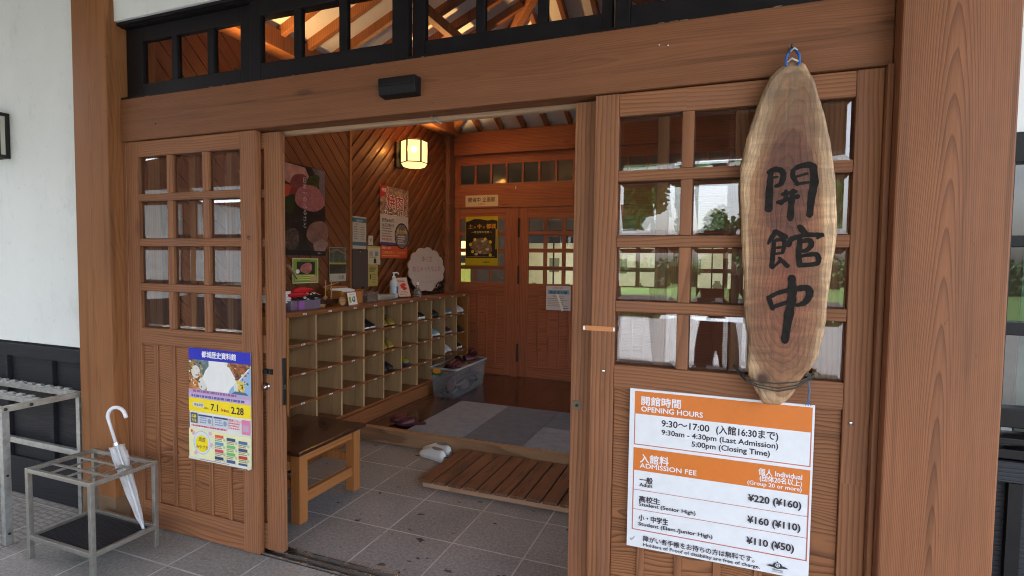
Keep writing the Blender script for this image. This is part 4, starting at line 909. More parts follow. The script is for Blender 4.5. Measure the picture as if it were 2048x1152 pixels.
# cloud shaped welcome sign on a stand
t = thing('cloud_sign', 'grey cloud shaped welcome sign standing on the locker', 'sign', (-3.08, 3.36, zt))
s = Sheet((-3.09, 3.33, 1.425), (.05, 1, 0), (-.05, 0, 1))
pts = []
n = 13
for i in range(n):
    a0 = 2*math.pi*i/n
    for j in range(6):
        a = a0+(j/6-.5)*2*math.pi/n; k = 1+.075*math.cos((j/6-.5)*math.pi*1.05)-.06; pts.append((.375*k*math.cos(a), .25*k*math.sin(a)))
M_cl = flat('cloud_card', srgb(178, 165, 158), .7, var=.04); i_ = s.mi(M_cl); s.mb.prism([s.pt(x, y, 0) for x, y in pts], tuple(s.N*.012), i_); s.k = 2
s.text('ゆくさ', 0, .09, .075, ink(140, 95, 110), 'C', .012); s.text('おじゃったもした', 0, -.02, .07, ink(150, 100, 115), 'C', .012, width=.58); s.text('ようこそ', 0, -.1, .03, ink(130, 110, 120), 'C'); s.text('いらっしゃいました', 0, -.15, .03, ink(130, 110, 120), 'C'); s.mb.build('cloud_board', s.mats, t)
MB().box(-3.14, -3.02, 3.1, 3.6, zt, zt+.015).box(-3.125, -3.105, 3.2, 3.24, zt+.0155, 1.35).box(-3.125, -3.105, 3.42, 3.46, zt+.0155, 1.35).build('stand', M_iron, t)
b = MB(); rg_ = random.Random(3)
for i in range(16):
    y = 3.5+rg_.uniform(-.1, .12); z = zt+.02+rg_.uniform(0, .09); b.add([(-3.06, y, z), (-3.05+rg_.uniform(-.02, .03), y+.03, z+.05), (-3.055, y+.05, z+rg_.uniform(-.02, .03))], [(0, 1, 2)])
b.build('dark_leaves', M_iron, t)
# ================================================================== posters and notices
WX = -3.190
BLK, WHT = ink(22, 20, 22), ink(226, 224, 218)
def photo_ink(name, stops, sc, seed=0, det=5, dist=.6):
    q = NT(name); n = q.noise(q.mapping(q.obj(), loc=(seed, seed*.7, seed*1.3)), sc, det, .65, dist); q.col(q.ramp(n, [(p, srgb(*c)) for p, c in stops])); q.rough(.35); return q.m
# meat poster
s = Sheet((WX, 1.243, 1.553), WU, UP); w_, h_ = .503, .735
s.base(w_, h_, photo_ink('dark_photo', [(.3, (16, 13, 14)), (.55, (34, 27, 25)), (.75, (70, 48, 40))], 9, 1), .001)
s.poly([(.34, .735-.005), (.5, .73), (.5, .42), (.44, .5), (.42, .62)], photo_ink('cloth_photo', [(.3, (80, 70, 78)), (.7, (120, 110, 118))], 8, 2))
s.poly([(.0, .73), (.26, .72), (.33, .62), (.3, .55), (.12, .56), (.0, .6)], photo_ink('pale_meat', [(.3, (150, 100, 92)), (.7, (185, 140, 130))], 14, 3))
s.ell(.2, .575, .11, .085, photo_ink('red_meat', [(.3, (92, 40, 44)), (.7, (130, 66, 66))], 20, 4), wob=.06); s.ell(.05, .5, .07, .06, ink(170, 70, 45), wob=.05); s.ell(.13, .49, .05, .05, ink(120, 40, 40), wob=.1)
s.ell(.36, .62, .09, .05, photo_ink('herb_photo', [(.3, (25, 32, 18)), (.7, (70, 80, 40))], 30, 5), wob=.2); s.ell(.08, .41, .1, .06, photo_ink('herb_photo', [(.3, (20, 26, 16)), (.7, (50, 62, 30))], 30, 6), wob=.25)
s.ell(.32, .475, .165, .115, photo_ink('marbled_meat', [(.3, (126, 66, 70)), (.55, (160, 100, 100)), (.75, (200, 150, 145))], 26, 7, 6, 1.5), wob=.06, seed=3); s.ell(.33, .48, .13, .085, photo_ink('marbled_meat', [(.3, (135, 74, 78)), (.6, (165, 106, 106)), (.8, (205, 160, 150))], 34, 8, 6, 1.5), wob=.08, seed=8)
s.ell(.41, .19, .14, .1, photo_ink('board_photo', [(.3, (96, 66, 58)), (.7, (140, 104, 94))], 12, 9), wob=.08); s.ell(.44, .08, .09, .06, photo_ink('board_photo', [(.3, (110, 84, 78)), (.7, (150, 124, 116))], 30, 10), wob=.12, seed=2); s.ell(.1, .13, .1, .08, photo_ink('plate_photo', [(.35, (20, 16, 16)), (.6, (96, 78, 70))], 40, 11), wob=.1)
s.text('日本一のふるさと', .255, .60, .05, ink(205, 195, 190), vertical=True)
s.rect(0, 0, w_, .04, ink(12, 12, 14)); s.text('日本一', .43, .015, .018, ink(190, 185, 180), 'C')
s.done('meat_poster', 'large dark poster of sliced meat on the boarded wall', 'poster')
# green leaflet
s = Sheet((WX, 1.353, 1.322), WU, UP); s.base(.303, .21, ink(124, 150, 52), .0008); s.frame(.004, .004, .295, .202, .006, ink(205, 205, 190)); s.rect(.05, .075, .21, .105, ink(34, 32, 26)); s.ell(.16, .125, .075, .042, photo_ink('steak_photo', [(.3, (140, 70, 66)), (.7, (190, 130, 120))], 30, 12), wob=.12); s.ell(.06, .1, .022, .018, WHT); s.text('宮崎牛の和牛肉', .15, .185, .016, ink(45, 50, 20), 'C', .01); s.lines(.03, .06, .24, 3, .016, .006, ink(215, 215, 150), 6); s.rect(.2, .02, .08, .04, ink(190, 150, 110)); s.done('green_leaflet', 'small green leaflet with a steak under the meat poster', 'leaflet')
# temple photo leaflet
s = Sheet((WX, 1.797, 1.327), WU, UP); s.base(.226, .305, ink(170, 165, 150), .0008); s.rect(.003, .165, .22, .137, photo_ink('garden_photo', [(.3, (36, 44, 40)), (.55, (74, 84, 70)), (.75, (140, 150, 150))], 14, 13)); s.poly([(.01, .27), (.1, .295), (.22, .26), (.22, .24), (.1, .275), (.01, .25)], ink(120, 95, 80)); s.rect(.003, .155, .22, .014, ink(165, 150, 60)); s.rect(.003, .07, .22, .084, photo_ink('crowd_photo', [(.3, (22, 22, 22)), (.7, (66, 64, 56))], 30, 14)); s.text('四季', .16, .02, .04, ink(60, 55, 50), 'C'); s.done('photo_leaflet', 'leaflet with two photographs left of the upright trim', 'leaflet')
# blue and white notice above the grey panel
s = Sheet((WX, 2.118, 1.628), WU, UP); s.base(.21, .305, ink(178, 172, 160), .0008); s.rect(0, .25, .21, .04, ink(66, 106, 118)); s.rect(0, .03, .21, .035, ink(62, 96, 112)); s.text('お知らせ', .105, .257, .024, ink(190, 200, 200), 'C', .01); s.text('ご案内', .06, .225, .018, ink(180, 90, 80), 'C', .01); s.lines(.02, .2, .07, 6, .022, .009, ink(110, 120, 120), 8); s.lines(.12, .2, .07, 6, .022, .009, ink(120, 122, 120), 9); s.done('blue_notice', 'white notice with blue bands right of the upright trim', 'notice')
t = thing('wall_panel', 'dark grey cover plate under the blue banded notice', 'panel', (-3.18, 2.22, 1.27)); MB().box(-3.196, -3.181, 2.11, 2.345, 1.262, 1.62).build('plate', flat('grey_panel', srgb(70, 58, 54), .5), t, bevel=.003); MB().ball((-3.18, 2.22, 1.6), .006, 6).build('screw', M_steel, t)
s = Sheet((WX, 2.362, 1.668), WU, UP); s.base(.077, .093, ink(190, 182, 165), .0008); s.text('禁', .038, .04, .03, ink(60, 55, 55), 'C', .01); s.done('small_notice', 'tiny white card above the cream notice', 'card')
s = Sheet((WX, 2.348, 1.478), WU, UP); s.base(.213, .182, ink(192, 182, 152), .0008); s.rect(.0, .165, .213, .017, ink(170, 165, 90)); s.rect(.03, .085, .055, .045, ink(150, 145, 135)); s.rect(.12, .085, .055, .045, ink(120, 135, 150)); s.rect(.1, .012, .045, .03, BLK); s.ell(.122, .046, .018, .016, BLK); s.lines(.03, .07, .15, 1, .02, .008, ink(90, 85, 80), 3); s.done('cream_notice', 'cream notice with small pictures, upper of two beside the barbecue poster', 'notice')
s = Sheet((WX, 2.357, 1.264), WU, UP); s.base(.16, .212, ink(166, 152, 84), .0008); s.text('ご利用の方へ', .08, .18, .02, ink(60, 52, 30), 'C', .01, width=.13); s.lines(.02, .165, .12, 2, .02, .011, ink(60, 52, 30), 5); s.rect(.03, .07, .02, .05, ink(60, 54, 44)); s.lines(.07, .11, .07, 4, .025, .01, ink(120, 108, 70), 6); s.done('yellow_notice', 'yellowish notice hanging below the cream notice', 'notice')
# barbecue poster
s = Sheet((WX, 2.555, 1.683), WU, UP); w_, h_ = .53, .6; s.base(w_, h_, ink(196, 184, 170), .0008);
s.rect(0, .31, w_, .29, photo_ink('grill_photo', [(.3, (58, 42, 38)), (.5, (150, 110, 88)), (.7, (206, 180, 150))], 24, 15)); s.poly([(0, .6), (.12, .6), (.09, .5), (.0, .47)], ink(190, 48, 40)); s.text('特選', .03, .54, .04, ink(235, 220, 200), 'L', .01)
s.text('第三回', .32, .535, .036, ink(200, 160, 50), 'C', .012)
for wgt, col in ((.05, ink(238, 228, 214)), (.015, ink(170, 36, 34))): s.text('焼肉', .27, .385, .165, col, 'C', wgt)
for wgt, col in ((.045, ink(110, 62, 40)), (.012, ink(236, 225, 205))): s.text('カーニバル', .27, .305, .075, col, 'C', wgt, width=.40)
s.text('前売8,000円', .03, .235, .042, ink(60, 40, 40), 'L', .012, width=.22); s.text('当日受付', .03, .185, .04, ink(60, 40, 40), 'L', .01, width=.22); s.lines(.03, .16, .2, 4, .026, .012, ink(140, 110, 100), 11); s.text('会場 駅前広場', .03, .045, .028, ink(170, 60, 50), 'L', .01); s.rect(0, 0, w_, .026, ink(70, 66, 120))
s.ell(.40, .10, .14, .14, ink(46, 38, 40)); s.k += 1; s.ell(.40, .10, .125, .125, photo_ink('stall_photo', [(.3, (60, 54, 60)), (.55, (120, 110, 110)), (.75, (190, 170, 130))], 30, 16)); s.text('炭火大会', .40, .13, .05, ink(215, 185, 70), 'C', .02); s.lines(.32, .09, .16, 4, .024, .012, ink(200, 195, 190), 12)
s.done('barbecue_poster', 'colourful barbecue poster with big red characters under the lantern', 'poster')
s = Sheet((WX, 2.567, 1.545), WU, UP); s.base(.5, .128, ink(196, 74, 48), .0008); s.text('開催のご案内', .03, .095, .026, ink(235, 190, 170), 'L', .01); s.text('ご来場お待ちしております', .03, .045, .035, ink(225, 160, 50), 'L', .015, width=.43); s.lines(.03, .02, .4, 1, .01, .01, ink(225, 160, 90), 13); s.done('orange_strip_poster', 'orange strip poster directly below the barbecue poster', 'poster')
t = tag(MB().beam((WX+.004, 1.30, 1.475), (WX+.004, 1.40, 1.36), .008, .03, up=(1, 0, 0)).build('wooden_tag', M_weath), 'slanting pale wooden strip left of the green leaflet', 'strip')
# back wall: exhibition sign, yellow poster, white notice
s = Sheet((-2.966, 4.052, 2.203), FU, UP); s.base(.44, .136, ink(192, 180, 152), .004); s.text('開催中 企画展', .22, .058, .062, ink(48, 38, 34), 'C', .012, width=.36); s.text('二階展示室', .22, .022, .018, ink(70, 60, 55), 'C'); s.done('exhibition_sign', 'cream sign board above the inner doors announcing an exhibition', 'sign')
s = Sheet((-2.965, 4.060, 1.474), FU, UP); w_, h_ = .437, .604; s.base(w_, h_, ink(182, 170, 18), .0008); s.poly([(.006, .092), (.43, .092), (.43, .55), (.37, .565), (.3, .555), (.2, .572), (.12, .575), (.05, .548), (.006, .54)], ink(28, 24, 20)); YE = ink(214, 190, 40)
for ch, x, z_ in (('土', .07, .062), ('の', .125, .032), ('中', .19, .062), ('の', .25, .032), ('都', .315, .064), ('城', .38, .064)): s.text(ch, x, .46, z_, ink(216, 160, 40), 'C', .02)
s.text('～考古学の世界～', .22, .40, .03, ink(214, 204, 120), 'C', .01, width=.28)
s.ell(.22, .24, .16, .095, photo_ink('dig_photo', [(.3, (70, 58, 44)), (.55, (120, 104, 84)), (.75, (180, 168, 148))], 30, 17), wob=.1, seed=5)
for x, y in ((.13, .32), (.27, .325), (.34, .29), (.1, .17), (.34, .13), (.07, .26)): s.ell(x, y, .02, .02, YE)
for x, y in ((.15, .14), (.2, .165), (.24, .3), (.3, .2)): s.ell(x, y, .026, .016, ink(186, 176, 158), wob=.1)
s.lines(.02, .105, .38, 1, .01, .008, ink(150, 130, 60), 15); s.rect(.41, .2, .012, .25, YE); s.text('入場無料', .28, .03, .026, ink(60, 54, 10), 'C', .01)
s.done('exhibition_poster', 'black and yellow exhibition poster on the left inner door', 'poster')
s = Sheet((-1.896, 4.058, .958), FU, UP); s.base(.30, .288, ink(200, 200, 206), .0008); s.text('ご来館の皆様へ', .15, .255, .022, ink(190, 90, 70), 'C', .01); s.rect(.02, .19, .26, .05, ink(120, 170, 205)); s.text('感染症対策', .15, .197, .036, ink(30, 50, 90), 'C', .02, width=.22); s.text('ご協力ください', .15, .155, .022, ink(60, 60, 80), 'C', .01); s.lines(.02, .135, .26, 5, .022, .007, ink(120, 120, 128), 18); s.lines(.2, .02, .08, 1, .02, .01, ink(90, 80, 140), 19); s.poly([(.12, .19), (.15, .19), (.22, .0), (.19, -.012), (.17, .06)], M_paperw); s.done('taped_notice', 'white notice with a blue heading taped to an inner door', 'notice')

# ================================================================== poster on the left front door (square code left out)
s = Sheet((-2.62, -.007, .449), FU, UP); w_, h_ = .435, .596; s.base(w_, h_, ink(232, 232, 226), .0008);
s.rect(.0, .535, w_, .061, ink(32, 40, 186)); s.text('都城歴史資料館', .215, .553, .036, ink(245, 245, 245), 'C', .02, width=.24)
s.rect(0, .375, .17, .16, photo_ink('food_photo', [(.3, (40, 34, 28)), (.45, (96, 70, 44)), (.58, (190, 150, 70)), (.72, (225, 215, 200))], 22, 21)); s.poly([(.035, .535), (.16, .535), (.16, .5), (.11, .445)], photo_ink('street_photo', [(.3, (60, 74, 66)), (.7, (140, 160, 170))], 22, 22)); s.poly([(0, .46), (.06, .42), (.12, .375), (0, .375)], photo_ink('food_photo', [(.3, (120, 60, 30)), (.6, (220, 140, 60)), (.8, (240, 220, 200))], 20, 23))
for x, y in ((.05, .47), (.10, .41)): s.ell(x, y, .032, .034, WHT)
s.poly([(.28, .535), (w_, .535), (w_, .53), (.34, .44), (.27, .5)], photo_ink('food_photo', [(.3, (50, 32, 22)), (.5, (150, 84, 44)), (.7, (214, 170, 110))], 26, 24)); s.poly([(w_, .52), (w_, .375), (.28, .375), (.29, .4), (.35, .44)], ink(150, 186, 220)); s.ell(.36, .41, .032, .036, ink(240, 205, 50)); s.ell(.335, .41, .016, .026, WHT); s.poly([(.30, .375), (.42, .375), (.4, .39), (.33, .392)], ink(70, 110, 150))
s.poly([(.12, .48), (.145, .505), (.145, .535), (.255, .535), (.26, .52), (.29, .51), (.34, .445), (.29, .395), (.28, .375), (.13, .375), (.13, .4), (.10, .44)], ink(238, 238, 236))
rgp = random.Random(12)
for i in range(70):
    x = rgp.choice([rgp.uniform(.004, .11), rgp.uniform(.33, .425)]); y = rgp.uniform(.39, .525); s.ell(x, y, rgp.uniform(.003, .009), rgp.uniform(.003, .007), ink(*rgp.choice([(230, 190, 90), (60, 50, 40), (220, 225, 215), (200, 90, 50), (70, 110, 60), (240, 225, 180), (120, 70, 40)])), 9, .2, i); s.k -= .6
s.rect(.0, .355, w_, .022, ink(190, 168, 200)); s.lines(.03, .362, .38, 1, .01, .012, ink(150, 90, 150), 25)
s.rect(0, .258, w_, .072, ink(250, 222, 20)); s.k -= 0; s.rect(0, .33, w_, .025, ink(205, 180, 215)); s.lines(.02, .336, .4, 1, .01, .013, ink(90, 90, 160), 77); s.rect(.03, .283, .08, .024, WHT); s.text('開催期間', .07, .289, .016, ink(60, 50, 40), 'C', .01)
s.text('7.1', .185, .275, .05, ink(40, 34, 50), 'C', .025); s.text('2.28', .345, .275, .05, ink(40, 34, 50), 'C', .025); s.text('2024.', .145, .277, .016, ink(60, 50, 60), 'R', .01); s.text('2025.', .29, .277, .016, ink(60, 50, 60), 'R', .01)
s.poly([(.235, .275), (.235, .295), (.25, .285)], ink(230, 80, 40)); s.poly([(.252, .275), (.252, .295), (.267, .285)], ink(230, 80, 40))
s.rect(.012, .195, .05, .055, ink(76, 84, 100)); s.text('応募', .037, .225, .018, ink(240, 225, 80), 'C', .02); s.text('方法', .037, .203, .018, ink(240, 225, 80), 'C', .02)
for x in (.07, .18): s.rect(x, .19, .1, .055, ink(206, 212, 226)); s.rect(x, .236, .1, .009, ink(60, 70, 130)); s.lines(x+.01, .225, .06, 3, .012, .006, ink(130, 140, 160), int(x*100)); s.ell(x+.08, .215, .012, .014, ink(150, 160, 170))
s.text('特典いろいろ', .335, .232, .016, ink(220, 70, 110), 'C', .01); s.lines(.29, .22, .08, 3, .013, .007, ink(225, 120, 150), 27); s.rect(.375, .175, .055, .075, ink(226, 130, 170)); s.rect(.383, .19, .038, .035, ink(200, 170, 190)); s.lines(.02, .178, .34, 1, .02, .008, ink(220, 90, 110), 28)
s.rect(0, 0, w_, .165, ink(238, 236, 186)); s.ell(.022, .15, .009, .009, ink(232, 110, 40)); s.ell(.095, .095, .062, .064, ink(190, 204, 226)); s.ell(.095, .095, .056, .058, ink(228, 232, 236)); s.ell(.095, .09, .046, .046, ink(250, 222, 30)); s.text('周遊', .095, .102, .026, ink(70, 70, 50), 'C', .01); s.text('みやざき', .095, .063, .022, ink(70, 70, 50), 'C', .01)
for x, y in ((.035, .14), (.155, .15), (.165, .09), (.05, .035)): s.ell(x, y, .012, .012, ink(225, 180, 205)); s.ell(x+.008, y-.012, .008, .008, WHT)
cols = [(226, 100, 70), (70, 80, 120), (80, 110, 170), (100, 160, 200), (120, 190, 120), (70, 80, 120), (214, 80, 110), (120, 190, 120), (200, 60, 60), (60, 70, 110), (70, 90, 140), (60, 90, 130)]
for i, c_ in enumerate(cols):
    x = .19+.082*(i % 3); y = .135-.038*(i//3)-.006*(i % 3); s.rect(x, y, .06, .016, ink(*c_)); s.lines(x, y-.008, .06, 2, .009, .005, ink(140, 140, 120), 40+i); s.ell(x+.066, y-.006, .008, .008, ink(190, 210, 190))
s.rect(0, 0, w_, .014, WHT); s.lines(.08, .005, .3, 1, .01, .004, ink(120, 120, 120), 31)
s.done('event_poster', 'blue and yellow event poster taped to the left front door', 'poster')

# ================================================================== opening hours sign
OR, TX, RD = ink(214, 118, 42), ink(52, 42, 50), ink(190, 100, 80)
SW, SH = ink(228, 230, 234), 0
s = Sheet((-.296, -.0075, .441), FU, UP, .00008); s.base(.617, .608, SW, .0065); o = .011
s.frame(.018, .384+o, .592, .205, .0035, RD); s.rect(.018, .503+o, .592, .086, OR)
s.text('開館時間', .043, .541+o, .036, SW, 'L', .020, width=.141); s.text('OPENING HOURS', .043, .514+o, .027, SW, 'L', .019, width=.218)
s.text('9:30～17:00', .118, .465+o, .034, TX, 'L', .019, width=.166); s.text('(入館16:30まで)', .308, .465+o, .034, TX, 'L', .019, width=.2)
s.text('9:30am - 4:30pm (Last Admission)', .119, .434+o, .027, TX, 'L', .019, width=.39); s.text('5:00pm (Closing Time)', .226, .404+o, .027, TX, 'L', .019, width=.258)
s.frame(.018, .056+o, .592, .317, .0035, RD); s.rect(.018, .287+o, .592, .086, OR)
s.text('入館料', .043, .321+o, .036, SW, 'L', .020, width=.104); s.text('ADMISSION FEE', .043, .299+o, .025, SW, 'L', .019, width=.202)
s.text('個人 Individual', .586, .337+o, .025, SW, 'R', .018, width=.136); s.text('(団体20名以上)', .586, .315+o, .024, SW, 'R', .018, width=.131); s.text('(Group 20 or more)', .586, .296+o, .02, SW, 'R', .017, width=.17)
for y in (.211, .136): s.rect(.0215, y+o, .585, .0018, RD)
for ja, en, y, yy, w1, w2 in (('一般', 'Adult', .243, .227, .048, .048), ('高校生', 'Student (Senior High)', .169, .152, .076, .203), ('小・中学生', 'Student (Elem./Junior High)', .097, .076, .108, .263)):
    s.text(ja, .043, y+o, .026, TX, 'L', .019, width=w1); s.text(en, .043, yy+o, .0195, TX, 'L', .019, width=w2)
for b_, y, w1 in (('¥220 (¥160)', .236, .166), ('¥160 (¥110)', .158, .166), ('¥110 (¥50)', .082, .149)): s.text(b_, .42, y+o, .034, TX, 'L', .022, width=w1)
s.text('障がい者手帳をお持ちの方は無料です。', .062, .019+o, .024, TX, 'L', .012, width=.385); s.text('Holders of Proof of disability are free of charge.', .063, -.001+o, .018, TX, 'L', .012, width=.402)
lx, ly = .485, .011+o
s.poly([(lx, ly+.006), (lx+.012, ly+.012), (lx+.02, ly+.011), (lx+.026, ly+.02), (lx+.032, ly+.021), (lx+.035, ly+.028), (lx+.039, ly+.021), (lx+.046, ly+.02), (lx+.051, ly+.012), (lx+.06, ly+.011), (lx+.07, ly+.006), (lx+.05, ly+.004), (lx+.035, ly+.0), (lx+.02, ly+.004)], ink(44, 48, 58)); s.ell(lx+.036, ly+.013, .0072, .0072, SW); s.ell(lx+.036, ly+.013, .0052, .0052, ink(44, 48, 58)); s.rect(lx+.031, ly+.0124, .01, .0012, SW); s.rect(lx+.0354, ly+.008, .0012, .01, SW); s.text('Miyakonojo', lx+.036, ly-.006, .0075, TX, 'C', .01, width=.034); s.text('HISTORY MUSEUM', lx+.036, ly-.0125, .005, TX, 'C', .01, width=.036)
s.strip([(.014, .022+o, .0012), (.018, .016+o, .002), (.03, .03+o, .001)], ink(150, 150, 155))
s.done('opening_hours_sign', 'white and orange sign with opening hours and admission fees', 'sign')

# ================================================================== hanging wooden board
OUT = [(0.191, 2.184), (0.216, 2.183), (0.245, 2.172), (0.273, 2.119), (0.295, 2.045), (0.314, 1.972), (0.331, 1.888), (0.343, 1.805), (0.351, 1.702), (0.353, 1.598), (0.344, 1.515), (0.338, 1.43), (0.333, 1.324), (0.328, 1.282), (0.309, 1.206), (0.273, 1.149), (0.246, 1.092), (0.218, 1.059), (0.189, 1.051), (0.159, 1.055), (0.138, 1.086), (0.116, 1.135), (0.105, 1.178), (0.106, 1.257), (0.093, 1.345), (0.086, 1.466), (0.077, 1.577), (0.072, 1.686), (0.064, 1.807), (0.067, 1.861), (0.081, 1.947), (0.104, 2.031), (0.13, 2.113), (0.158, 2.158)]
def smooth_loop(P, k=4):
    out = []; n = len(P)
    for i in range(n):
        p0, a, b, p3 = P[i-1], P[i], P[(i+1) % n], P[(i+2) % n]
        for j in range(k):
            t = j/k; out.append(tuple(.5*((2*a[c])+(-p0[c]+b[c])*t+(2*p0[c]-5*a[c]+4*b[c]-p3[c])*t*t+(-p0[c]+3*a[c]-3*b[c]+p3[c])*t**3) for c in range(2)))
    return out
rg = random.Random(2); loop = [(x+rg.uniform(-.0015, .0015), z+rg.uniform(-.0015, .0015)) for x, z in smooth_loop(OUT)]
BC = (.212, 1.60)
hb = thing('hanging_board', 'long natural edged wooden board with black brush characters', 'sign board', (.21, -.045, 1.05))
def shr(k): return [((x-BC[0])*k+BC[0], (z-BC[1])*(1-(1-k)*.4)+BC[1]) for x, z in loop]
b = MB(); L2 = [(1.0, -.018), (1.0, -.022), (1.015, -.045), (.985, -.060), (.93, -.0645)]
b.rings([[(x, y, z) for x, z in shr(k)] for k, y in L2], caps=False)
inner_ = shr(.93); n = len(inner_); b.add([(x, -.0645, z) for x, z in inner_], [tuple(range(n))]); b.add([(x, -.018, z) for x, z in loop], [tuple(range(n-1, -1, -1))])
def slab_mat():
    q = NT('natural_slab'); o = q.obj(); sp = q.new('ShaderNodeSeparateXYZ'); q.L(o, sp.inputs[0])
    X = q.math('ADD', sp.outputs[0], .0); Z = sp.outputs[2]          # object origin at (.21, -.045, 1.05)
    n1 = q.math('SUBTRACT', q.noise(q.mapping(o, (2.2, 1, 1.2)), 2.4, 4, .55), .5); n2 = q.math('SUBTRACT', q.noise(q.mapping(o, (3, 1, 1.6), (4, 1, 2)), 2.4, 3), .5)
    # pith low on the board: long arches above, round curls below
    zz = q.math('SUBTRACT', Z, .42); up = q.math('MAXIMUM', zz, 0.0); dn = q.math('MINIMUM', zz, 0.0)
    zq = q.math('ADD', q.math('MULTIPLY', up, .165), q.math('MULTIPLY', dn, .28))
    xx = q.math('ADD', X, q.math('MULTIPLY', n1, .09)); zq = q.math('ADD', zq, q.math('MULTIPLY', n2, .05))
    r = q.math('SQRT', q.math('ADD', q.math('MULTIPLY', xx, xx), q.math('MULTIPLY', zq, zq)))
    r = q.math('ADD', r, q.math('MULTIPLY', q.math('SUBTRACT', q.noise(q.mapping(o, (40, 10, 9)), 1.0, 3), .5), .006))
    ring = q.ramp(q.math('FRACT', q.math('MULTIPLY', r, 95)), [(0, 0.0), (.6, .3), (.9, 1.0), (1, 0.0)])
    heart = q.ramp(r, [(.015, srgb(132, 74, 50)), (.05, srgb(140, 86, 58)), (.085, srgb(142, 94, 64)), (.108, srgb(158, 112, 76)), (.122, srgb(206, 168, 128)), (.15, srgb(216, 180, 140))])
    curl = q.noise(q.mapping(o, (5, 1, 20), rot=(0, .25, 0)), 1.5, 3, .6, .8); fib = q.noise(q.mapping(o, (120, 20, 5)), 1.0, 3)
    bl = q.noise(q.mapping(o, (3, 1, 1)), 2.0, 4)
    k = q.math('MULTIPLY', q.mr(curl, .3, .7, .66, 1.18), q.mr(fib, .2, .8, .72, 1.18)); k = q.math('MULTIPLY', k, q.mr(bl, .3, .7, .72, 1.15)); k = q.math('MULTIPLY', k, q.math('SUBTRACT', 1.0, q.math('MULTIPLY', ring, .34)))
    # weathered grey head of the board
    hd = q.math('MULTIPLY', q.mr(q.math('ADD', Z, q.math('MULTIPLY', n1, .25)), .72, 1.05, 0, 1), q.mr(q.noise(q.mapping(o, (14, 3, 2.5)), 1.6, 4, .7), .35, .6, .2, 1))
    kc = q.new('ShaderNodeCombineColor'); [q.L(k, kc.inputs[i]) for i in range(3)]
    c = q.mix(1.0, heart, kc.outputs[0], 'MULTIPLY'); c = q.mix(q.math('MULTIPLY', hd, .8), c, srgb(112, 92, 72))
    vo = q.new('ShaderNodeVectorMath', operation='DISTANCE'); vo.inputs[1].default_value = (-.06, -.02, .085); q.L(o, vo.inputs[0])
    kn = q.ramp(q.math('ADD', vo.outputs['Value'], q.math('MULTIPLY', n2, .03)), [(.008, 1.0), (.024, .35), (.05, 0.0)]); c = q.mix(kn, c, srgb(74, 42, 28))
    xr = q.math('MULTIPLY', q.math('ADD', X, .0), 1/.085); zr = q.math('MULTIPLY', q.math('SUBTRACT', q.math('ADD', Z, q.math('MULTIPLY', n2, .12)), .73), 1/.17)
    hh = q.math('SQRT', q.math('ADD', q.math('MULTIPLY', xr, xr), q.math('MULTIPLY', zr, zr))); hm = q.ramp(q.math('ADD', hh, q.math('MULTIPLY', n1, .5)), [(.75, .75), (.95, .5), (1.1, 0.0)])
    c = q.mix(hm, c, q.mix(1.0, srgb(104, 58, 42), kc.outputs[0], 'MULTIPLY'))
    q.col(c); q.rough(.62); q.bump(q.math('ADD', q.math('MULTIPLY', ring, -.3), q.math('ADD', fib, q.math('MULTIPLY', curl, 1.5))), .35, .004); return q.m
b.build('slab', slab_mat(), hb, smooth=False)
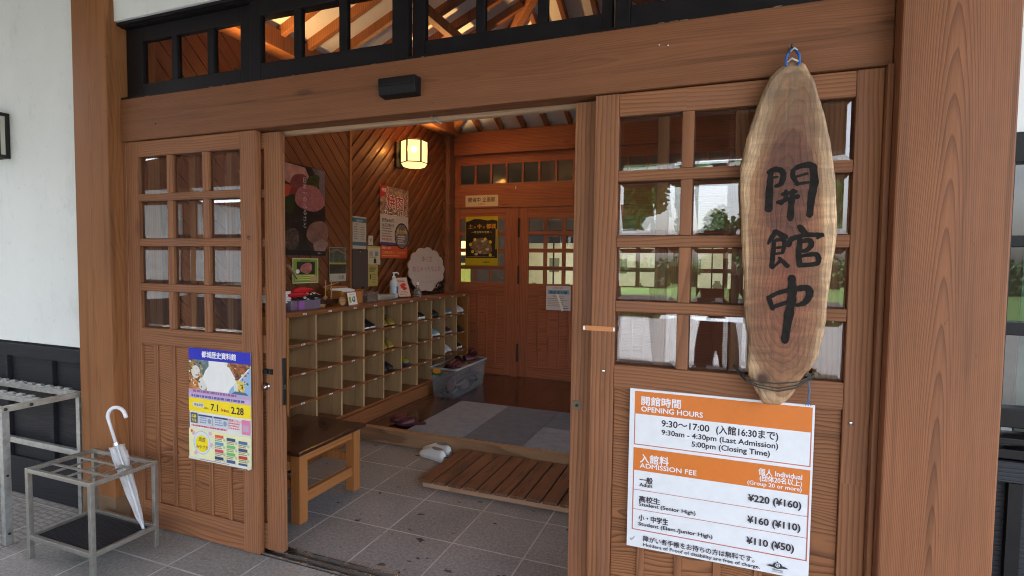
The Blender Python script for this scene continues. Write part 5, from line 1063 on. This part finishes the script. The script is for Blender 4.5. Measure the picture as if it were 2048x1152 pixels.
ST = [[(0.1554,1.8328,0.009),(0.1537,1.7872,0.0103),(0.1527,1.707,0.0122)],[(0.1488,1.8285,0.0064),(0.1667,1.8368,0.009),(0.1875,1.8312,0.0096),(0.1932,1.814,0.009),(0.1863,1.7887,0.0083),(0.1711,1.7819,0.0058)],[(0.1572,1.8099,0.0039),(0.1753,1.8119,0.0045)],[(0.2231,1.8351,0.0058),(0.2213,1.8127,0.0077),(0.2359,1.7856,0.0064)],[(0.2182,1.8297,0.0051),(0.238,1.8428,0.0083),(0.2678,1.8468,0.0096),(0.282,1.8389,0.0096)],[(0.2779,1.8435,0.0096),(0.2836,1.7932,0.0128),(0.2774,1.7432,0.0116),(0.2744,1.6862,0.0096)],[(0.229,1.8095,0.0039),(0.2628,1.8192,0.0045)],[(0.2308,1.7864,0.0045),(0.2673,1.7905,0.0045)],[(0.1926,1.7544,0.0058),(0.2316,1.7616,0.0064)],[(0.1795,1.7281,0.0058),(0.2372,1.7456,0.0071)],[(0.2025,1.7654,0.0058),(0.2018,1.7399,0.0064),(0.1885,1.7221,0.0045)],[(0.2234,1.7664,0.0064),(0.2201,1.7281,0.009),(0.2183,1.6737,0.0096)],[(0.1759,1.632,0.0083),(0.1636,1.6091,0.0077),(0.1548,1.5918,0.0039)],[(0.1759,1.632,0.0077),(0.206,1.6135,0.009)],[(0.1718,1.6004,0.0051),(0.1923,1.6061,0.0064),(0.204,1.5963,0.0071),(0.1989,1.562,0.0058)],[(0.1723,1.5987,0.0064),(0.1705,1.5572,0.0077),(0.1682,1.5156,0.0083)],[(0.173,1.5774,0.0039),(0.1968,1.5803,0.0045)],[(0.1737,1.5572,0.0039),(0.1995,1.562,0.0045)],[(0.17,1.5098,0.0039),(0.1921,1.5344,0.0058)],[(0.1891,1.5458,0.0045),(0.2143,1.5186,0.0083)],[(0.2471,1.6472,0.0083),(0.2614,1.6267,0.0103)],[(0.2161,1.5872,0.0083),(0.2256,1.6077,0.0083),(0.2657,1.62,0.0071),(0.3104,1.6197,0.0077)],[(0.3114,1.6197,0.0071),(0.2989,1.6097,0.0039)],[(0.2496,1.6031,0.0083),(0.2466,1.5577,0.009),(0.2514,1.5214,0.009)],[(0.2488,1.5974,0.0058),(0.2738,1.603,0.0083),(0.2827,1.5889,0.0083),(0.2699,1.5708,0.0071),(0.2523,1.5679,0.0058)],[(0.2529,1.5509,0.0051),(0.2928,1.558,0.0077),(0.3041,1.5457,0.0083),(0.2988,1.5271,0.0077),(0.2539,1.5214,0.0071)],[(0.1621,1.4121,0.0071),(0.1748,1.3765,0.0071)],[(0.1621,1.4121,0.0064),(0.1955,1.4307,0.0071),(0.2464,1.4437,0.009),(0.2741,1.4474,0.0103),(0.2833,1.4278,0.0109),(0.2692,1.3988,0.009),(0.2457,1.3893,0.0058)],[(0.1763,1.3807,0.0071),(0.2274,1.4029,0.0058)],[(0.2289,1.4787,0.0109),(0.2319,1.4203,0.0135),(0.224,1.3509,0.0135),(0.2153,1.2706,0.0116)]]
s = Sheet((0, -.0647, 0), FU, UP, .00006); M_sumi = flat('brush_ink', (.016, .014, .012), .8, var=.75, vs=45, spec=.15); s.k = 2
for st in ST: s.strip([(x, z, w*1.03) for x, z, w in st], M_sumi)
s.mb.build('brush_characters', s.mats, hb)
t = MB(); nl = [(.196, -.05, 2.168), (.188, -.07, 2.175), (.19, -.068, 2.2), (.2, -.05, 2.222), (.209, -.03, 2.236), (.218, -.05, 2.222), (.226, -.068, 2.2), (.227, -.07, 2.175), (.219, -.05, 2.166)]
t.tube(nl, .0045, 7); t.tube([(.192, -.07, 2.18), (.205, -.074, 2.19), (.226, -.07, 2.178)], .003, 6, 1); t.tube([(.2, -.06, 2.215), (.212, -.066, 2.225), (.222, -.05, 2.222)], .003, 6, 1); tag(t.build('hanging_rope', [flat('blue_rope', srgb(40, 96, 168), .7, var=.3, vs=200), flat('white_twine', srgb(190, 188, 180), .8)], smooth=True), 'blue and white cord hanging the wooden board from the beam', 'rope')
tag(MB().tube([(.209, -.012, 2.243), (.209, -.034, 2.243), (.209, -.036, 2.25)], .004, 7).build('nail', M_steeld), 'nail holding the blue cord above the wooden board', 'nail')
t = thing('wire_tie', 'twisted wire looped round the bottom of the wooden board', 'wire', (.21, -.05, 1.13))
M_wire = flat('old_wire', srgb(66, 62, 54), .6, .3, var=.3, vs=60)
rgw = random.Random(4)
for dz, dy in ((0, 0), (.007, .004), (-.006, .003)):
    pts = [(.062, -.005, 1.165+dz*.4), (.085, -.03, 1.14+dz), (.102, -.066, 1.128+dz), (.14, -.0725+dy, 1.117+dz*1.4), (.2, -.0735+dy, 1.112+dz*2), (.255, -.07+dy, 1.125+dz*1.6), (.285, -.045, 1.139+dz), (.318, -.012, 1.152+dz*.5)]
    MB().tube([(x, y, z+rgw.uniform(-.0015, .0015)) for x, y, z in pts], .0021, 6).build('strand', M_wire, t)
MB().ball((.318, -.014, 1.155), .012, 7, 0, (1, .6, .9)).tube([(.318, -.02, 1.155), (.33, -.02, 1.165), (.326, -.02, 1.145), (.312, -.02, 1.16)], .002, 5).build('knot', flat('frayed_knot', srgb(110, 100, 80), .9), t); MB().tube([(.295, -.02, 1.14), (.3, -.022, 1.1), (.297, -.024, 1.07)], .003, 6).build('loose_end', flat('grey_blue_cord', srgb(90, 110, 140), .8), t)
for dx in (-.008, 0, .009): MB().tube([(.297, -.024, 1.071), (.297+dx, -.028, 1.05)], .0015, 5).build('frayed_strand', flat('blue_fray', srgb(70, 100, 150), .8), t)

# ================================================================== umbrella stand, umbrella, steel rack
t = thing('umbrella_stand', 'low square steel umbrella stand with black drip tray', 'umbrella stand', (-2.93, -.26, 0))
sx0, sx1, sy0, sy1, H_ = -3.205, -2.705, -.452, -.125, .462; w_ = .022
lg = [(sx0, sy0), (sx1-w_, sy0), (sx1-w_, sy1-w_), (sx0, sy1-w_)]
for x, y in lg: MB().box(x, x+w_, y, y+w_, 0, H_).build('leg', M_steel, t, bevel=.002)
def rail(z0, z1, nm):
    b = MB(); b.box(sx0+w_+.0005, sx1-w_-.0005, sy0+.001, sy0+w_-.001, z0, z1); b.box(sx0+w_+.0005, sx1-w_-.0005, sy1-w_+.001, sy1-.001, z0, z1); b.box(sx0+.001, sx0+w_-.001, sy0+w_+.0005, sy1-w_-.0005, z0, z1); b.box(sx1-w_+.001, sx1-.001, sy0+w_+.0005, sy1-w_-.0005, z0, z1); b.build(nm, M_steel, t, bevel=.0015)
rail(H_-.021, H_-.001, 'top_frame'); rail(.1, .122, 'lower_frame')
for k in (1, 2): y = sy0+(sy1-sy0)*k/3; MB().box(sx0+w_, sx1-w_, y-.005, y+.005, H_-.016, H_-.006).build('bar', M_steel, t)
for k in (1, 2, 3): x = sx0+(sx1-sx0)*k/4; MB().box(x-.004, x+.004, sy0+w_, sy1-w_, H_-.026, H_-.0165).build('bar', M_steel, t)
b = MB(); b.box(sx0+w_+.001, sx1-w_-.001, sy0+w_+.001, sy1-w_-.001, .104, .108)
for i in range(26): x = sx0+.03+i*.0168; b.box(x, x+.006, sy0+w_+.012, sy1-w_-.012, .1082, .111)
b.build('drip_tray', M_rub, t)
u = thing('umbrella', 'white plastic umbrella with hooked handle leaning in the stand', 'umbrella', (-2.72, -.19, .112))
A, B = Vector((-2.728, -.19, .113)), Vector((-2.935, -.228, .705)); D = (B-A)/(B-A).length
def up_(k): return A+D*k
M_film = frosted('clear_film', (.9, .9, .92), .6); M_hand = flat('white_handle', (.75, .75, .78), .3, var=.03)
rg = random.Random(9); prof = [(.005, 0), (.008, .03), (.014, .08), (.021, .2), (.025, .32), (.028, .40), (.025, .44), (.028, .455), (.016, .46)]
e1 = D.orthogonal().normalized(); e2 = D.cross(e1); rings = []
for r_, h_ in prof:
    rings.append([up_(h_)+(e1*math.cos(a)+e2*math.sin(a))*r_*(1+.28*math.cos(8*a+h_*9)*(h_ > .05)) for a in [2*math.pi*i/48 for i in range(48)]])
MB().rings(rings).build('canopy', M_film, u, smooth=True)
fl = MB()
for i in range(5):
    a = i*1.3; c0 = up_(.41+.015*i); d0 = e1*math.cos(a)+e2*math.sin(a); fl.add([c0+d0*.02, c0+d0*.038+D*.01, c0+d0*.034-D*.03, c0+d0*.02-D*.05], [(0, 1, 2, 3)])
fl.build('loose_film', M_film, u)
MB().tube([up_(-.0), up_(.04)], [.004, .0055], 8).build('ferrule', M_hand, u); MB().tube([up_(.04), up_(.6)], .004, 8).build('shaft', M_chrome, u); MB().tube([up_(.46), up_(.475)], .014, 14).build('runner', M_chrome, u)
hk = [up_(.475), up_(.59)]; c = up_(.60); sd_ = Vector((.95, .25, .0)); sd_ = (sd_-D*sd_.dot(D)).normalized()
hk += [c+sd_*(.05-.05*math.cos(a))+D*(.05*math.sin(a)) for a in [math.pi*i/9 for i in range(1, 10)]]; hk.append(hk[-1]-D*.02)
MB().tube(hk, [.0075]*2+[.0095]*10+[.009], 12).build('handle', M_hand, u, smooth=True)
# galvanised notched rack
t = thing('steel_rack', 'long galvanised steel rack with notched bars beside the pillar', 'rack', (-4.2, -.25, 0))
rx1, rx0, ry0, ry1, rh = -3.44, -5.6, -.425, -.03, .735
for x in (rx1-.032, rx0):
    for y in (ry0, ry1-.034): MB().box(x, x+.032, y, y+.034, 0, rh-.03).build('leg', M_galv, t, bevel=.002)
    MB().box(x-.001, x+.034, ry0-.001, ry1, rh-.0295, rh).build('end_bar', flat('rusty_galvanised', (.40, .38, .33), .5, .5, var=.45, vs=14), t, bevel=.002)
for i, y in enumerate((ry0+.0, ry0+.18, ry1-.03)):
    b = MB(); b.box(rx0+.035, rx1-.034, y, y+.026, rh-.036, rh-.008); b.build('long_bar', M_galv, t, bevel=.002)
    b = MB(); x = rx1-.10; top = [(rx1-.05, rh)]
    while x > rx0+.1: top += [(x, rh), (x, rh+.010), (x-.05, rh+.010), (x-.05, rh)]; x -= .088
    top.append((x, rh)); pts = top+[(x, rh-.0078), (rx1-.05, rh-.0078)]
    b.prism([(p[0], y+.002, p[1]) for p in pts][::-1], (0, -.022, 0)); b.build('notch_plate', flat('galvanised_notch', (.36, .37, .36), .5, .6, var=.4, vs=20), t, bevel=.003)
MB().box(rx0+.033, rx1-.0325, ry1-.03, ry1-.004, .35, .385).build('stretcher', M_galv, t, bevel=.002)
for z in (rh-.014,):
    for y in (ry0+.017, ry0+.13, ry1-.017): MB().lathe([(0, .0), (.009, 0), (.007, .006), (0, .007)], (rx1+.002, y, z), 10, axis='X').build('bolt', M_steeld, t)
for z in (.37, .06): MB().lathe([(0, .0), (.007, 0), (.006, .004), (0, .005)], (rx1+.0, ry0+.017, z), 10, axis='X').build('bolt', M_steeld, t)
# ================================================================== forecourt seen in the glass
def tree(label, x, y, h, r, seed, n, cols, group=None):
    rg = random.Random(seed); t = thing('broadleaf_tree', label, 'tree', (x, y, 0), group)
    tr = MB(); tr.tube([(x, y, -.05), (x+.1, y, h*.25), (x-.05, y+.1, h*.5), (x, y, h*.8)], [.22*h/7, .17*h/7, .11*h/7, .03], 9)
    for i in range(8):
        a = rg.uniform(0, 6.28); z = h*rg.uniform(.3, .6); l = r*rg.uniform(.6, .9); tr.tube([(x, y, z), (x+l*.5*math.cos(a), y+l*.5*math.sin(a), z+l*.35), (x+l*math.cos(a), y+l*math.sin(a), z+l*.55)], [.07*h/7, .045*h/7, .015], 6)
    tr.build('trunk', flat('bark', (.09, .07, .05), .9, bump=.5), t)
    cl = [(x+r*.75*math.cos(a)*k, y+r*.75*math.sin(a)*k, h*z) for a, k, z in [(rg.uniform(0, 6.28), rg.uniform(0, 1)**.5, rg.uniform(.38, .95)) for _ in range(26)]]
    lf = MB()
    for i in range(n):
        c = rg.choice(cl); d = Vector((rg.gauss(0, 1), rg.gauss(0, 1), rg.gauss(0, .8))).normalized()*r*.36*rg.uniform(.4, 1); p = Vector(c)+d; k = .21*h/6*rg.uniform(.7, 1.4); a = Vector((rg.gauss(0, 1), rg.gauss(0, 1), rg.gauss(0, 1))).normalized(); b = a.orthogonal().normalized()
        lf.add([p-a*k, p+b*k*.55, p+a*k, p-b*k*.55], [(0, 1, 2, 3)], rg.randrange(3))
    lf.build('crown', [flat('leaf', c_, .6, var=.25, vs=3) for c_ in cols], t)
G1 = [(.08, .15, .035), (.11, .18, .05), (.06, .115, .028)]; G2 = [(.05, .105, .03), (.065, .13, .035), (.035, .08, .024)]
tree('large leafy tree across the forecourt, tallest of the three', -4.2, -21, 8.2, 3.2, 1, 9500, G1)
tree('smaller tree across the forecourt straight out from the sign board', 1.2, -44, 5.6, 2.4, 2, 5000, G2)
tree('medium tree far right across the lawn', 7.5, -30, 8, 3.2, 3, 4000, G1)
h = MB(); rg = random.Random(8)
for i in range(9000):
    p = Vector((rg.uniform(-30, 30), -34+rg.uniform(-.9, .9), rg.uniform(.1, 1.7+.3*math.sin(i)))); k = .16; a = Vector((rg.gauss(0, 1), rg.gauss(0, 1), rg.gauss(0, 1))).normalized(); b = a.orthogonal()
    h.add([p-a*k, p+b*k*.6, p+a*k, p-b*k*.6], [(0, 1, 2, 3)], rg.randrange(3))
hd = thing('hedge', 'clipped dark green hedge along the far edge of the lawn', 'hedge', (0, -34, 0)); h.build('foliage', [flat('hedge_leaf', c_, .6) for c_ in G2], hd)
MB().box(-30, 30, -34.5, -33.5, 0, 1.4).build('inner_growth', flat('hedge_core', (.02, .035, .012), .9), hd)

# the photographer, seen only in the glass
def person(loc):
    t = thing('person', 'person in dark clothes photographing the doors, seen mirrored in the glass', 'person', loc)
    J = {'pelvis': (0, 0, .95, .13, .10), 'waist': (0, .01, 1.1, .125, .09), 'chest': (0, .0, 1.3, .145, .105), 'neck0': (0, -.01, 1.44, .07, .065), 'neck': (0, .01, 1.51, .05, .05),
         'hipL': (-.09, 0, .9, .09, .09), 'kneeL': (-.1, .015, .5, .06, .062), 'ankL': (-.11, -.01, .09, .042, .045), 'toeL': (-.125, .15, .03, .04, .028),
         'hipR': (.09, 0, .9, .09, .09), 'kneeR': (.1, .015, .5, .06, .062), 'ankR': (.11, -.01, .09, .042, .045), 'toeR': (.125, .15, .03, .04, .028),
         'shL': (-.18, -.01, 1.41, .062, .06), 'elL': (-.25, .09, 1.19, .045, .045), 'wrL': (-.1, .215, 1.44, .03, .026), 'shR': (.18, -.01, 1.41, .062, .06), 'elR': (.25, .09, 1.19, .045, .045), 'wrR': (.1, .215, 1.44, .03, .026)}
    E_ = [('pelvis', 'waist'), ('waist', 'chest'), ('chest', 'neck0'), ('neck0', 'neck')]
    for s in 'LR': E_ += [('pelvis', 'hip'+s), ('hip'+s, 'knee'+s), ('knee'+s, 'ank'+s), ('ank'+s, 'toe'+s), ('chest', 'sh'+s), ('sh'+s, 'el'+s), ('el'+s, 'wr'+s)]
    def skin(name, J, E_, root, mat, sub=2):
        ks = list(J); me = bpy.data.meshes.new(name); me.from_pydata([J[k][:3] for k in ks], [(ks.index(a), ks.index(b)) for a, b in E_], []); me.materials.append(mat)
        o = bpy.data.objects.new(name, me); COL.objects.link(o); o.parent = t; ORG[o.name] = Vector(loc)
        o.modifiers.new('skin', 'SKIN')
        if not me.skin_vertices: 
            bpy.context.view_layer.objects.active = o; bpy.ops.mesh.customdata_skin_add()
        for i, k in enumerate(ks): me.skin_vertices[0].data[i].radius = J[k][3:5]; me.skin_vertices[0].data[i].use_root = (k == root)
        m = o.modifiers.new('sub', 'SUBSURF'); m.levels = sub; m.render_levels = sub; return o
    skin('body', J, E_, 'pelvis', flat('dark_clothes', (.018, .02, .026), .85, var=.3))
    sk = flat('skin', (.48, .28, .19), .55, var=.06)
    hd_ = MB(); rg = []
    for z, rx, ry, cy_ in ((-.115, .03, .03, .02), (-.105, .048, .05, .022), (-.07, .06, .075, .012), (-.03, .069, .088, .005), (.02, .073, .093, 0), (.06, .072, .09, -.004), (.095, .056, .07, -.006), (.115, .03, .04, -.006), (.12, .008, .01, -.006)):
        rg.append([(rx*math.sin(a), cy_+.02+ry*math.cos(a)*(1 if math.cos(a) < 0 else .95), 1.65+z) for a in [2*math.pi*i/20 for i in range(20)]])
    hd_.rings(rg); hd_.ball((0, .118, 1.625), .016, 7, 0, (.8, 1, 1.2))
    for s in (-1, 1): hd_.ball((s*.074, .015, 1.635), .026, 7, 0, (.4, .7, 1.2))
    hd_.build('head', sk, t, local=True, smooth=True)
    ey = MB(); [ey.ball((s*.03, .1, 1.652), .009, 6) for s in (-1, 1)]; ey.box(-.022, .022, .098, .106, 1.583, 1.588); ey.build('face_features', flat('eyes', (.03, .02, .02), .4), t, local=True)
    hr = MB(); hr.rings([[(r*1.06*math.sin(a), .012+r*1.25*math.cos(a)-.012*(1+math.cos(a))*(z < .07), 1.65+z) for a in [2*math.pi*i/20 for i in range(20)]] for z, r in ((.0, .069), (.04, .076), (.08, .07), (.11, .05), (.13, .02))]); hr.build('hair', flat('hair', (.012, .010, .009), .6), t, local=True, smooth=True)
    for s in (-1, 1):
        JJ = {'w': (s*.1, .215, 1.44, .026, .02), 'p': (s*.093, .245, 1.475, .03, .015), 'p2': (s*.09, .25, 1.5, .03, .012)}; EE = [('w', 'p'), ('p', 'p2')]
        for i in range(4):
            z = 1.545-.02*i; l = (.05, .057, .054, .044)[i]
            JJ['a%d' % i] = (s*.088, .262, z-.012, .009, .009); JJ['b%d' % i] = (s*(.088-l*.4), .292, z, .008, .008); JJ['c%d' % i] = (s*(.088-l), .289, z+.002, .007, .007); EE += [('p2', 'a%d' % i), ('a%d' % i, 'b%d' % i), ('b%d' % i, 'c%d' % i)]
        JJ['t1'] = (s*.085, .245, 1.485, .011, .011); JJ['t2'] = (s*.06, .252, 1.505, .009, .009); JJ['t3'] = (s*.04, .258, 1.512, .008, .008); EE += [('p', 't1'), ('t1', 't2'), ('t2', 't3')]
        skin('hand', JJ, EE, 'w', sk, 1)
    return t
person((0, -2.36, 0))
ph = thing('phone', 'black phone held up by the person mirrored in the glass', 'phone', (0, -2.085, 1.52)); MB().box(-.078, .078, -2.092, -2.083, 1.482, 1.56).build('body', M_iron, ph, bevel=.003); MB().box(-.072, .072, -2.0935, -2.0925, 1.487, 1.555).build('screen', ink(60, 60, 66), ph)
